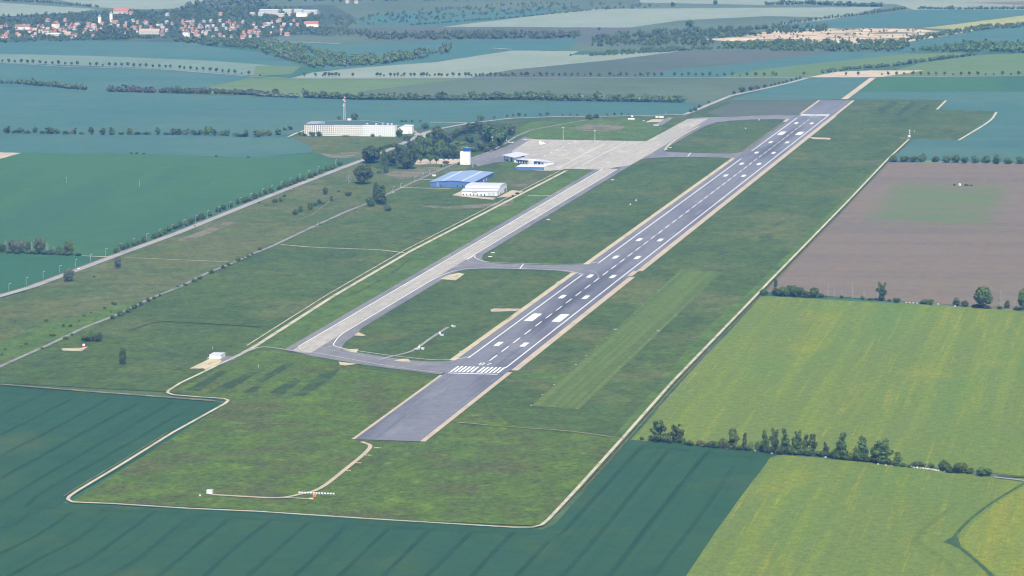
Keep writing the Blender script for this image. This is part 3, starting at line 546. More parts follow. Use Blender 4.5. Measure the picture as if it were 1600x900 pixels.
# ------------------------------------------------------------------ vegetation
def unit_dirs(rng, n, up=0.15):
    d = rng.normal(size=(n, 3)); d[:, 2] += up; d /= np.linalg.norm(d, axis=1)[:, None]; return d
def leaf_cloud(rng, lobes, n, leaf, inner=0.25):
    """leaf-clump quads spread over and through a set of ellipsoid lobes -> verts, faces"""
    L = np.array(lobes, float); wgt = (L[:, 3]*L[:, 5]); wgt /= wgt.sum()
    k = rng.choice(len(L), n, p=wgt); d = unit_dirs(rng, n)
    r = np.where(rng.random(n) < inner, rng.uniform(0.35, 0.9, n), rng.uniform(0.84, 1.10, n))
    c = L[k, :3] + d*L[k, 3:6]*r[:, None]
    nrm = d*0.9 + rng.normal(size=(n, 3))*0.55; nrm /= np.linalg.norm(nrm, axis=1)[:, None]
    t = np.cross(nrm, rng.normal(size=(n, 3))); t /= np.linalg.norm(t, axis=1)[:, None]; b = np.cross(nrm, t)
    s = (leaf*rng.uniform(0.55, 1.35, n))[:, None]; q = rng.uniform(0.6, 1.0, n)[:, None]
    V = np.empty((n, 4, 3)); V[:, 0] = c-t*s*.5-b*s*q*.5; V[:, 1] = c+t*s*.5-b*s*q*.35; V[:, 2] = c+t*s*.4+b*s*q*.5; V[:, 3] = c-t*s*.5+b*s*q*.4
    return V.reshape(-1, 3), np.arange(n*4).reshape(n, 4)
def core_blobs(rng, lobes, k=0.74, nu=7, nv=5):
    V = []; Fc = []
    for cx, cy, cz, rx, ry, rz in lobes:
        b = len(V)
        for j in range(nv+1):
            th = math.pi*j/nv
            for i in range(nu):
                ph = 2*math.pi*i/nu; q = k*rng.uniform(0.85, 1.08)
                V.append((cx+rx*q*math.sin(th)*math.cos(ph), cy+ry*q*math.sin(th)*math.sin(ph), cz+rz*q*math.cos(th)))
        for j in range(nv):
            for i in range(nu):
                a = b+j*nu+i; c = b+j*nu+(i+1) % nu; Fc.append((a, a+nu, c+nu, c))
    return np.array(V), Fc
def lobes_for(kind, rng):
    L = []
    if kind in ('round', 'broad'):
        zc = .54; L.append((0, 0, zc, .37, .37, .40))
        for i in range(10):
            a = rng.uniform(0, 6.28); e = rng.uniform(-1.0, 1.0); rr = .29
            s = rng.uniform(.13, .21); L.append((math.cos(a)*rr*math.cos(e), math.sin(a)*rr*math.cos(e), zc+math.sin(e)*.31, s, s, s*.95))
    elif kind == 'tall':
        for i in range(9):
            z = .14+.09*i; r = .44*(1-abs(z-.45)**1.5*1.1)*rng.uniform(.8, 1.0); L.append((rng.uniform(-.07, .07), rng.uniform(-.07, .07), z, r, r, .12))
        L.insert(0, (0, 0, .5, .36, .36, .44))
    elif kind == 'airy':
        tops = [(rng.uniform(-.16, .16), rng.uniform(-.16, .16), rng.uniform(.80, .95)) for _ in range(3)]
        for tx, ty, tz in tops:
            for i in range(6):
                z = tz*(.16+.84*i/5.5); k = z/tz; r = (.25*(1-k*.55))*rng.uniform(.62, 1.0)
                L.append((tx*k*1.2+rng.uniform(-.09, .09), ty*k*1.2+rng.uniform(-.09, .09), z, r, r, rng.uniform(.05, .085)))
        for i in range(6):
            a = rng.uniform(0, 6.28); L.append((math.cos(a)*.26, math.sin(a)*.26, rng.uniform(.12, .55), .17, .17, .10))
    elif kind == 'bush':
        for i in range(9):
            a = rng.uniform(0, 6.28); rr = rng.uniform(.05, .32); s = rng.uniform(.16, .26); L.append((math.cos(a)*rr, math.sin(a)*rr, rng.uniform(.25, .68), s, s, rng.uniform(.2, .30)))
        L.append((0, 0, .4, .36, .36, .38))
    elif kind == 'small':
        L.append((0, 0, .64, .36, .36, .30))
        for i in range(6):
            a = rng.uniform(0, 6.28); L.append((math.cos(a)*.22, math.sin(a)*.22, rng.uniform(.5, .84), .2, .2, .16))
    return L
def trunk_geom(rng, kind):
    mb = MB(); lean = rng.uniform(-.03, .03)
    mb.tube((0, 0, 0), (lean, 0, .45), .035, .022, 6); mb.tube((lean, 0, .45), (0, lean, .82), .022, .006, 5)
    for i in range(5):
        a = rng.uniform(0, 6.28); z = rng.uniform(.22, .5); e = .24
        mb.tube((lean*.6, 0, z), (math.cos(a)*e, math.sin(a)*e, z+rng.uniform(.12, .28)), .014, .004, 4)
    return mb
PROTO = {}
def proto(kind, lod, mat, var):
    key = (kind, lod, mat, var)
    if key in PROTO: return PROTO[key]
    rng = np.random.default_rng(hash((kind, lod, var)) % 2**31 if False else sum(ord(ch) for ch in kind+lod)*31+var*977)
    if kind == 'bare':
        mb = MB(); mb.tube((0, 0, 0), (.03, 0, .5), .030, .018, 6); mb.tube((.03, 0, .5), (0, 0, .97), .018, .004, 5)
        for i in range(34):
            z = rng.uniform(.22, .88); a = rng.uniform(0, 6.28); e = .42*(1.1-z)*rng.uniform(.6, 1); mb.tube((.02, 0, z), (math.cos(a)*e, math.sin(a)*e, z+rng.uniform(.06, .20)), .010, .004, 3)
        tm = mb.mesh('trunk', 'bark_pale')
        V, Fc = leaf_cloud(rng, [(0, 0, .62, .36, .36, .34)], 150, .045, .6)
        cm = bpy.data.meshes.new('crown'); cm.from_pydata(V.tolist(), [], Fc.tolist()); cm.materials.append(MATS['twig_pale'])
        PROTO[key] = (tm, cm); return PROTO[key]
    L = lobes_for(kind, rng)
    n, leaf = {'near': (1300, .082), 'mid': (650, .10), 'far': (150, .17)}[lod]
    if kind == 'airy': leaf *= .8
    if kind == 'tall': leaf *= .9
    V, Fc = leaf_cloud(rng, L, n, leaf)
    CV, CF = core_blobs(rng, L if lod != 'far' else L[:1], .70 if kind != 'airy' else .5)
    nb = len(V); verts = np.vstack([V, CV]).tolist(); faces = Fc.tolist()+[tuple(nb+i for i in f) for f in CF]
    tr = trunk_geom(rng, kind)
    if lod == 'far':
        k = len(verts); mi = [0]*len(faces)+[1]*len(tr.f); verts += tr.v; faces += [tuple(k+i for i in f) for f in tr.f]
        me = bpy.data.meshes.new('tree'); me.from_pydata(verts, [], faces); me.materials.append(MATS[mat]); me.materials.append(MATS['bark']); me.polygons.foreach_set('material_index', mi); me.update()
        PROTO[key] = (None, me)
    else:
        me = bpy.data.meshes.new('crown'); me.from_pydata(verts, [], faces); me.materials.append(MATS[mat]); me.update()
        PROTO[key] = (tr.mesh('trunk', 'bark'), me)
    return PROTO[key]
NV = {'near': 5, 'mid': 5, 'far': 6}
def plant(x, y, h, w, kind, mat, lod, label, group, name='tree', cat='tree'):
    """a tree or bush standing at photo point (x, y); h, w are its size in photo pixels, turned into metres at its distance"""
    p = G(x, y); s = mpp(x, y); H = h*s*1.02; W = w*s
    var = random.randrange(NV[lod]); tm, cm = proto(kind, lod, mat, var); rz = random.uniform(0, 6.28)
    if kind == 'airy': W *= 1.3; H *= 1.14
    sc = (W, W*random.uniform(.9, 1.1), H)
    if lod == 'far':
        o = link(name, cm, None, (p[0], p[1], 0), rz, sc)
    else:
        o = empty(name, (p[0], p[1], 0), rz); o.scale = sc
        link('trunk', tm, o); link('crown', cm, o)
    return tag(o, label, cat, group)

LD, LM, LL, LG, LB = 'leaf_dark', 'leaf_mid', 'leaf_light', 'leaf_grey', 'leaf_brown'
# hedgerow between the dark crop and the rapeseed
g1 = 'trees of the hedgerow between the dark crop and the rapeseed'
tall1 = 'tall ragged dark tree in the hedgerow along the rapeseed field edge'
for x, y, h, w in ((1028, 691, 34, 26), (1056, 692, 28, 23), (1146, 702, 31, 19), (1163, 703, 26, 12), (1194, 708, 35, 15), (1211, 709, 38, 18), (1228, 708, 36, 19), (1247, 710, 36, 18), (1258, 710, 30, 14), (1270, 711, 32, 15), (1290, 713, 21, 13), (1313, 718, 40, 26), (1346, 721, 36, 23), (1379, 725, 37, 30), (1368, 724, 29, 16), (1403, 729, 22, 13)):
    plant(x, y, h, w, 'airy', LM if x % 3 == 0 else LD, 'near', 'broad ragged dark tree in the hedgerow along the rapeseed field edge' if w >= 22 else 'shorter ragged tree in the hedgerow along the rapeseed field edge' if h < 27 else tall1, g1)
g1b = 'low bushes of the hedgerow between the dark crop and the rapeseed'
for x, y, h, w, m in ((1003, 688, 6, 8, LD), (1038, 692, 18, 15, LM), (1018, 690, 10, 12, LD), (1066, 693, 11, 12, LD), (1079, 697, 10, 14, LD), (1092, 697, 11, 13, LB), (1112, 700, 13, 18, LD), (1130, 701, 18, 17, LL), (1141, 703, 9, 14, LB), (1157, 704, 9, 14, LD), (1173, 704, 15, 11, LL), (1184, 706, 18, 13, LM), (1203, 709, 13, 15, LD), (1220, 710, 14, 17, LD), (1238, 711, 14, 17, LD), (1252, 711, 12, 16, LD), (1264, 712, 11, 16, LD), (1279, 713, 9, 14, LD), (1296, 715, 9, 15, LD), (1308, 718, 12, 18, LD), (1324, 720, 9, 15, LD), (1340, 721, 12, 18, LD), (1356, 723, 9, 15, LD), (1372, 725, 14, 20, LD), (1388, 727, 11, 16, LD), (1047, 693, 12, 14, LD), (1072, 695, 8, 12, LM), (1100, 699, 10, 13, LM), (1121, 701, 10, 13, LD), (1150, 703, 12, 14, LM), (1168, 705, 11, 13, LD), (1190, 707, 14, 14, LD), (1216, 710, 16, 15, LM), (1233, 710, 16, 15, LM), (1262, 712, 15, 14, LM), (1284, 714, 11, 13, LM), (1302, 716, 13, 14, LM), (1330, 720, 13, 14, LM), (1352, 722, 14, 15, LD), (1398, 729, 12, 14, LD), (1411, 730, 8, 12, LD), (1422, 731, 6, 12, LM)):
    plant(x, y, h, w, 'bush', m, 'mid', {LD: 'low dark dense', LM: 'low mid-green', LL: 'low light-green', LB: 'low brownish'}[m]+' bush under the tall trees beside the dark crop', g1b, 'bush', 'bush')
for x, y, h, w, m in ((1435, 730, 10, 25, LD), (1455, 731, 8, 13, LM), (1476, 736, 18, 24, LD), (1500, 740, 19, 26, LD), (1515, 741, 11, 14, LM), (1538, 744, 14, 30, LM), (1485, 738, 10, 24, LD)):
    plant(x, y, h, w, 'bush', m, 'near', 'broad dark bush behind the white boulders by the rapeseed', 'bushes behind the white boulders', 'bush', 'bush')
# hedge between ploughed field and rapeseed
g2 = 'bushy trees between the ploughed field and the rapeseed'
for x, y, h, w, m in ((1193, 462, 12, 16, LM), (1213, 462, 14, 16, LD), (1225, 463, 17, 20, LM), (1238, 463, 19, 21, LM), (1249, 464, 17, 17, LD), (1260, 465, 12, 14, LM), (1272, 465, 17, 19, LM), (1282, 465, 9, 10, LD), (1219, 463, 10, 14, LD), (1244, 464, 10, 15, LD), (1266, 465, 9, 12, LD)):
    plant(x, y, h, w, 'bush', m, 'near', 'bushy green tree in the thicket beside the perimeter track and ploughed field', g2)
plant(1212, 449, 14, 7, 'tall', LD, 'near', 'slim dark tree alone beside the perimeter track at the ploughed field', None)
for x, y, h, w in ((1294, 465, 26, 9), (1315, 463, 17, 8), (1332, 466, 25, 9), (1350, 467, 19, 9), (1370, 467, 20, 9), (1585, 482, 17, 6), (1304, 465, 14, 6)):
    plant(x, y, h, w, 'bare', LG, 'near', 'pale leafless birch on the edge of the ploughed field', 'leafless birches by the ploughed field', 'birch_tree', 'birch tree')
for x, y, h, w, m in ((1315, 466, 5, 7, LD), (1348, 468, 6, 8, LD), (1360, 469, 4, 12, LD), (1390, 471, 4, 10, LD), (1401, 473, 9, 12, LD), (1444, 475, 8, 18, LD), (1454, 476, 9, 11, LM), (1495, 478, 14, 13, LG), (1508, 479, 10, 15, LD), (1526, 481, 6, 18, LD), (1540, 482, 6, 18, LD), (1574, 482, 14, 9, LD), (1562, 483, 6, 12, LD), (1590, 485, 7, 16, LD)):
    plant(x, y, h, w, 'bush', m, 'mid', 'small bush on the boundary between ploughed field and rapeseed', 'bushes between the ploughed field and the rapeseed', 'bush', 'bush')
plant(1378, 470, 28, 18, 'airy', LD, 'near', 'dark upright tree beside leafless birches on the ploughed field edge', None)
for x, y, h, w in ((1536, 482, 35, 34), (1601, 485, 35, 26)):
    plant(x, y, h, w, 'round', LM, 'near', 'large round-crowned tree on the ploughed field edge', 'large round trees by the ploughed field')
plant(1564, 482, 27, 20, 'bare', LB, 'near', 'brownish half-dead tree beside a large round-crowned tree', None)
for x, y, h, w in ((1491, 290.3, 3.5, 5), (1510, 291, 4, 8), (1517, 291.2, 3, 6)):
    plant(x, y, h, w, 'bush', LD, 'mid', 'dark shrub beside the white tank in the ploughed field', 'shrubs inside the ploughed field', 'shrub', 'shrub')
# hedge above the ploughed field
for i, (x, y, h, w) in enumerate(((1395, 253, 12, 17), (1413, 253, 10, 15), (1426, 253, 11, 15), (1438, 253, 12, 14), (1444, 252, 14, 11), (1462, 253, 10, 14), (1478, 254, 12, 17), (1493, 254, 13, 16), (1507, 255, 11, 15), (1524, 255, 12, 16), (1541, 255, 13, 15), (1558, 256, 15, 15), (1575, 256, 10, 16), (1594, 256, 13, 16), (1612, 257, 12, 16), (1628, 257, 12, 16))):
    plant(x, y, h, w, 'bush', LD if i % 3 else LM, 'mid', 'dark bushy tree in the row along the top of the ploughed field', 'tree row above the ploughed field')
# clump by the road on the far side
g3 = 'trees of the clump beside the teal crop and the road'
for x, y, h, w, k, m in ((4, 395, 14, 14, 'round', LD), (20, 395, 21, 16, 'round', LG), (33, 396, 22, 20, 'round', LG), (44, 396, 19, 10, 'tall', LD), (62, 397, 26, 20, 'round', LG), (92, 398, 13, 10, 'round', LD)):
    plant(x, y, h, w, k, m, 'near', 'greyish green tree in the clump between teal and green crops', g3)
plant(108, 399, 24, 20, 'round', LL, 'near', 'yellow-green rounded tree at the end of the field clump', None)
for x, y, h, w in ((9, 395, 19, 7), (50, 396, 18, 8), (74, 397, 18, 12), (84, 398, 14, 9)):
    plant(x, y, h, w, 'bare', LG, 'near', 'pale leafless tree in the clump between teal and green crops', 'leafless trees of the field clump', 'birch_tree', 'birch tree')
for x, y, h, w in ((14, 396, 7, 14), (28, 396.5, 7, 16), (44, 397, 7, 14), (56, 397.5, 7, 14), (70, 398, 8, 14), (82, 398.5, 10, 14), (96, 399, 10, 14), (106, 399.5, 9, 16), (123, 399.8, 5, 13)):
    plant(x, y, h, w, 'bush', LD, 'mid', 'dark bush at the foot of the clump between teal and green crops', 'bushes of the field clump', 'bush', 'bush')
plant(108, 440.5, 21, 21, 'round', LG, 'near', 'round greyish tree standing right beside the main road', None)
plant(184, 419.5, 17, 12, 'round', LG, 'near', 'smaller oval tree below the main road near a field track', None)
# avenue along the main road
zz = [(725, 665), (765, 645), (800, 635), (840, 620), (870, 610), (900, 600), (965, 575), (995, 562), (1030, 545), (1060, 530), (1095, 515), (1125, 505), (1160, 495), (1190, 485), (1230, 465), (1260, 455), (1310, 435), (1365, 410), (1400, 395), (1440, 385), (1490, 360), (1530, 350), (1560, 340), (1595, 330)]
row = [(a/4, 225+b/4) for a, b in zz]+[(400+a/4, 225+b/4) for a, b in ((30, 312), (62, 300), (100, 290), (150, 270), (185, 255), (215, 245), (240, 235), (265, 225), (300, 215), (340, 200), (365, 185), (405, 172), (445, 150), (480, 145), (525, 118))]
for x, y in row:
    plant(x, y+4.5, random.uniform(8.5, 11), random.uniform(9.5, 12.5), 'bush', LD if random.random() < .7 else LM, 'mid', 'small bushy tree in the row along the main road verge', 'young trees lining the main road')
# scattered trees on the dry meadow
g4 = 'bushy trees scattered on the dry meadow between the two roads'
for x, y, h, w, k, m in ((508.5, 304.6, 13, 10, 'tall', LM), (544, 307, 9, 14, 'bush', LD), (518, 315, 9, 7, 'tall', LD), (499, 320, 10, 8, 'bush', LD), (505, 320, 5, 6, 'bush', LD), (493, 322, 7, 9, 'bush', LD), (485, 328, 13, 10, 'tall', LD), (470, 332, 11, 9, 'tall', LD), (462, 336, 11, 11, 'bush', LD), (430, 317, 7, 12, 'bush', LM), (439, 316, 8, 7, 'bush', LM)):
    plant(x, y, h, w, k, m, 'mid', 'small dark tree standing on the dry meadow between the two roads', g4)
plant(568, 288, 31, 33, 'round', LM, 'near', 'very large dense tree alone on the meadow below the main road', None)
plant(545, 288, 15, 16, 'bare', LG, 'near', 'half-bare grey tree beside a very large dense tree', None)
plant(587, 318, 34, 11, 'tall', LD, 'near', 'tall narrow poplar beside the old road', None, 'poplar_tree')
plant(597, 319.5, 28, 22, 'airy', LD, 'near', 'broad dark tree next to the narrow poplar', None)
plant(579, 323, 17, 16, 'bush', LD, 'near', 'rounded bush tree at the edge of the old road beside the poplar', None)
plant(606, 330, 12, 15, 'bush', LM, 'near', 'low round bush in front of the poplar', None, 'bush', 'bush')
plant(192, 570, 27, 13.5, 'tall', LD, 'near', 'single oval dark tree alone in the open grass', None)
plant(139, 534, 19, 23, 'bush', LM, 'near', 'dense dark thicket beside the old road near the concrete pad', 'thicket by the concrete pad', 'thicket', 'bush')
plant(154, 534, 17, 18, 'bush', LM, 'near', 'dense dark thicket beside the old road near the concrete pad', 'thicket by the concrete pad', 'thicket', 'bush')
g5 = 'shrubs along the old road'
for x, y, h, w in ((66, 546, 4, 8), (104, 531, 6, 11), (112, 526, 6, 5), (176, 499, 7, 10), (189, 494, 10, 14), (200, 489, 9, 12), (210, 483, 9, 11), (221, 478, 8, 10), (232, 472, 7, 9), (241, 468, 6, 8), (250, 464, 5, 5), (278, 450, 4, 7), (290, 447, 5, 10), (304, 441, 6, 10), (312, 437, 6, 9), (331, 428, 7, 11), (349, 420, 6, 10), (357, 416, 6, 8), (372, 409, 7, 10), (381, 405, 4, 5), (387, 403, 5, 8), (394, 399, 5, 6), (407, 392, 5, 8), (416, 388, 3, 4), (500, 352, 3, 5), (486, 359, 2, 3)):
    plant(x, y, h, w, 'bush', LD, 'mid', 'dark shrub growing on the verge of the old road', g5, 'shrub', 'shrub')
g6 = 'shrubs on the lush bank'
for x, y, h, w in ((72, 503, 5, 8), (99, 511, 6, 7), (110, 511, 5, 8), (83, 526, 5, 12), (132, 495, 4, 7), (124, 503, 3, 5), (179, 477, 6, 11), (164, 483, 4, 7), (84, 514, 3, 5), (40, 539, 4, 7), (32, 543, 3, 6), (8, 548, 4, 6), (2, 556, 5, 7), (150, 498, 3, 4), (142, 490, 3, 4), (173, 489, 3, 5), (24, 504, 3, 4), (58, 510, 2, 4), (147, 434, 3, 5), (154, 427, 2, 3), (416, 322, 3, 6), (405, 318, 3, 5), (445, 308, 5, 7), (529, 300, 3, 7)):
    plant(x, y, h, w, 'bush', LD, 'mid', 'small round shrub dotted over the rough grass above the old road', g6, 'shrub', 'shrub')
# grove round the tower and car parks
g7 = 'trees of the grove between the tower and the long block'
for x, y, h, w, k, m in ((615, 260, 24, 22, 'round', LD), (625, 242, 17, 18, 'round', LD), (656, 227, 16, 18, 'round', LD), (624, 215.5, 15, 14, 'round', LD), (635, 221, 10, 16, 'bush', LD), (615, 231, 9, 22, 'bush', LD), (597, 234, 7, 14, 'bush', LD), (606, 231, 8, 14, 'bush', LM), (683, 216, 19, 22, 'round', LD), (669, 214, 6, 8, 'bush', LD), (665, 201, 10, 16, 'bush', LD),
    (701, 227, 19, 20, 'round', LG), (716, 213, 12, 15, 'round', LD), (711, 217, 14, 15, 'round', LD), (735, 209, 18, 21, 'round', LD), (747, 205, 17, 18, 'round', LG), (725, 211, 14, 16, 'round', LG), (732, 223, 12, 20, 'bush', LL), (765, 224, 29, 30, 'round', LD), (752, 236, 18, 18, 'round', LG), (776, 230, 31, 28, 'round', LD), (786, 221, 25, 20, 'round', LD), (758, 218, 22, 22, 'round', LD), (770, 235, 16, 17, 'round', LD), (760, 238, 10, 12, 'bush', LD), (782, 227, 14, 14, 'bush', LD),
    (649, 244, 18, 18, 'round', LM), (661, 245.5, 18, 18, 'round', LD), (672, 246.5, 18, 18, 'round', LD), (683.5, 247, 18, 18, 'round', LM), (695, 248, 18, 18, 'round', LD), (705, 249, 18, 17, 'round', LD), (713, 249.5, 17, 15, 'round', LD), (642, 236, 16, 16, 'round', LD), (668, 234, 16, 18, 'round', LD), (690, 236, 16, 18, 'round', LD), (706, 238, 15, 18, 'round', LM), (652, 234, 14, 16, 'round', LM), (680, 230, 13, 18, 'round', LD)):
    plant(x, y, h, w, k, m, 'mid', {LD: 'dark leafy', LM: 'mid-green leafy', LG: 'silvery grey-green', LL: 'light olive'}[m]+' tree in the dense grove behind the control tower', g7)
for x, y, h, w, k, m in [(random.uniform(640, 790), 0, random.uniform(13, 19), random.uniform(14, 20), 'round', random.choice((LD, LM, LM, LL, LG))) for _ in range(6)]:
    lo, hi = float(np.interp(x, [640, 680, 730, 790], [226, 214, 203, 198])), float(np.interp(x, [640, 700, 735, 760, 790], [244, 246, 236, 232, 220]))
    plant(x, random.uniform(lo, hi), h, w, k, m, 'mid', {LD: 'dark leafy', LM: 'mid-green leafy', LG: 'silvery grey-green', LL: 'light olive'}[m]+' tree in the dense grove behind the control tower', g7)
plant(798, 212, 18, 18, 'round', LG, 'near', 'silvery green tree at the end of the grove beside the apron road', None)
for x, y, h, w in ((677, 227, 11, 25), (705, 237, 8, 22), (722, 238, 10, 24), (738, 238, 10, 20), (721, 226, 6, 30)):
    plant(x, y, h, w, 'bush', LL, 'mid', 'broad olive bush inside the grove behind the control tower', 'olive bushes in the grove', 'bush', 'bush')
plant(579.5, 255.5, 27, 38, 'round', LD, 'near', 'wide spreading dark tree where the main road meets the grove', None)
plant(600, 258, 25, 12, 'tall', LD, 'near', 'narrow dark conical tree at the near edge of the grove', None)
plant(603, 271, 13, 10, 'tall', LD, 'near', 'slim dark tree standing in front of the grove on the meadow', None)
plant(593, 271, 9, 12, 'bush', LL, 'near', 'light green bush beside a slim dark tree on the meadow', None, 'bush', 'bush')
plant(637, 265, 33, 34, 'round', LD, 'near', 'biggest rounded tree at the front corner of the grove', None)
for x, y, h, w in ((657.5, 256, 14, 10), (672.5, 256.7, 16, 12), (682, 256.7, 14, 10)):
    plant(x, y, h, w, 'small', LM, 'mid', 'small round-headed tree standing in the car park by the tower', 'car park trees')
plant(697, 256.5, 6, 13, 'bush', LB, 'mid', 'reddish brown bush at the car park edge by the tower', None, 'bush', 'bush')
for x, y, h, w in ((690, 262, 5, 5), (742, 261, 5, 6), (716.5, 258.5, 6, 5), (801, 308, 4, 5), (808, 304, 4, 8)):
    plant(x, y, h, w, 'bush', LD, 'mid', 'small clipped bush on the grass near the tower and hangars', 'small bushes near the hangars', 'bush', 'bush')
# by the long block
for x, y, h, w in ((488, 213.6, 9, 11), (499, 213.6, 10, 11), (476.5, 213, 5, 9), (469, 212, 7, 5), (540, 213.8, 3, 14), (557.5, 214, 3, 4), (582, 214.5, 6, 7), (593, 215, 4, 3), (530, 187, 7, 7), (554, 187.5, 11, 14), (628, 190.5, 3, 5), (634, 190.5, 3, 5), (644, 191, 4, 4), (657, 191.5, 5, 4)):
    plant(x, y, h, w, 'bush', LD, 'mid', 'dark bush growing close to the long white block', 'bushes round the long white block', 'bush', 'bush')
# roadside trees towards the far end
for x, y, h, w in ((802, 183, 5, 5), (811, 183, 7, 7), (821, 182.5, 5, 5), (844, 182, 5, 7), (856, 182, 7, 8), (879, 182, 4, 4), (891, 181.6, 4, 4), (902, 182, 4, 4), (949, 181.5, 4, 4), (960, 181, 5, 5), (971, 181, 5, 4), (982, 181, 4, 3), (792, 184, 5, 5), (772, 187, 6, 6), (752.5, 189.5, 8, 16), (763, 195, 4, 6)):
    plant(x, y, h, w, 'small', LD, 'far', 'small dark tree along the road behind the apron', 'trees along the road behind the apron')
for x, y, h, w in ((920, 187.5, 10, 15), (932, 185.5, 8, 11)):
    plant(x, y, h, w, 'bush', LD, 'mid', 'dense bush where the tracks meet behind the apron', 'bushes behind the apron', 'bush', 'bush')
for x, y, h, w in ((1079, 176, 7, 9), (1086, 174, 8, 9), (1093, 169, 7, 8), (1107, 162, 5, 5), (1147, 147, 6, 7), (1160, 144, 9, 13), (1175, 142, 9, 12), (1183, 140, 7, 9), (1195, 137, 6, 8), (1205, 135, 5, 5), (1211, 133.5, 5, 5), (1217, 132, 5, 5), (1224, 130.5, 5, 5), (1229, 129, 5, 5), (1237, 127, 5, 5), (1244, 125, 5, 5), (1250, 123.5, 5, 5)):
    plant(x, y, h, w, 'bush', LD, 'far', 'dark bush tree along the curving road at the far runway end', 'trees along the curving road')
# hedge line beyond the pale teal field
g8 = 'trees of the hedge line running up to the long white block'
for x, y, h, w, m in ((-6, 208, 11, 14, LD), (11, 208.5, 12, 15, LD), (32, 208.5, 11, 14, LD), (55, 208.5, 12, 12, LM), (78, 209.5, 12, 16, LD), (91, 209, 8, 12, LD), (103, 210, 7, 15, LM), (116, 210, 11, 11, LB), (128, 210, 4, 12, LM), (142, 210.5, 14, 15, LD), (161, 211, 13, 13, LD), (175, 211, 14, 13, LD), (190, 210.5, 6, 14, LM), (203, 210.5, 11, 12, LL), (215, 210.5, 5, 14, LD), (230, 210.5, 6, 14, LD), (246, 211, 14, 14, LD), (260, 211, 5, 12, LM), (271, 211, 12, 14, LD), (279, 211, 11, 12, LD), (291, 211, 10, 12, LL), (303, 211.5, 10, 14, LD), (313, 211.5, 10, 12, LD), (324, 212, 18, 15, LM), (334, 212, 13, 13, LD), (346, 212.5, 9, 12, LL), (355, 213, 12, 12, LM), (370, 213.5, 7, 16, LM), (385, 214, 13, 10, LD), (380, 214, 6, 16, LD), (402, 214.5, 12, 15, LD), (412, 213, 12, 13, LL), (421, 212, 10, 12, LM), (435, 211, 12, 13, LD), (454, 203, 7, 10, LD), (445, 204, 6, 8, LM), (22, 208.5, 6, 12, LD), (43, 209, 6, 12, LB), (66, 209, 6, 12, LM)):
    plant(x, y, h, w, 'bush', m, 'far', {LD: 'dark', LM: 'mid-green', LL: 'light green', LB: 'brownish'}[m]+' bushy tree in the hedge line between two teal crop fields', g8)
for x, y in ((205, 240.5), (214, 241), (225, 241.5), (338, 245.5), (388, 247)):
    plant(x, y, 3.5, 6, 'bush', LD, 'far', 'tiny dark bush on the boundary of the green crop', 'bushes on the green crop boundary', 'bush', 'bush')
# avenue far beyond the airfield
ga = 'trees of the avenue beyond the airfield'
la = 'small round avenue tree along the distant straight road'
av = []
for zx in (15, 55, 92, 133, 172, 207, 250, 285, 327, 366, 408, 447, 486, 563, 603, 643, 683, 722, 760, 799, 838, 876, 915, 955, 996, 1036, 1066, 1124, 1152, 1193, 1231, 1271, 1314, 1352, 1391, 1428, 1470, 1512, 1556):
    av.append((zx/4, float(np.interp(zx/4, [0, 100, 200, 265, 318, 350, 395], [98.6, 102.5, 105.3, 107.6, 111.5, 115, 118.8]))))
for zx in (25, 302, 372, 417, 432, 458, 477, 500, 520, 605, 757, 778, 800, 840, 866, 885, 908, 926, 968, 990, 1032, 1047, 1067, 1085, 1118, 1143, 1160, 1195, 1232, 1270, 1309, 1330, 1346, 1375, 1400, 1418, 1447, 1465, 1497, 1530, 1545, 1563, 1582): av.append((400+zx/4, 120.6))
for zx in (5, 22, 58, 80, 97, 138, 177, 190, 216, 255, 294, 333, 373, 412, 452, 492, 538, 548, 612, 637, 662, 678, 717, 770, 803, 820, 850, 890, 936, 1016, 1062, 1105, 1148, 1192, 1237, 1283, 1328, 1376, 1424, 1470, 1523, 1577): av.append((800+zx/4, 120.2))
for zx in (27, 225, 487, 563, 712, 752, 803, 850, 905, 955, 1005, 1052, 1103, 1157, 1207, 1258, 1312, 1360, 1413, 1467, 1518, 1568): av.append((1200+zx/4, 118.8))
for x, y in av:
    h = random.choice((4.5, 6, 7, 7, 7.5, 8)); plant(x, y, h, h*.82, 'small', LD, 'far', la, ga, 'avenue_tree', 'avenue tree')
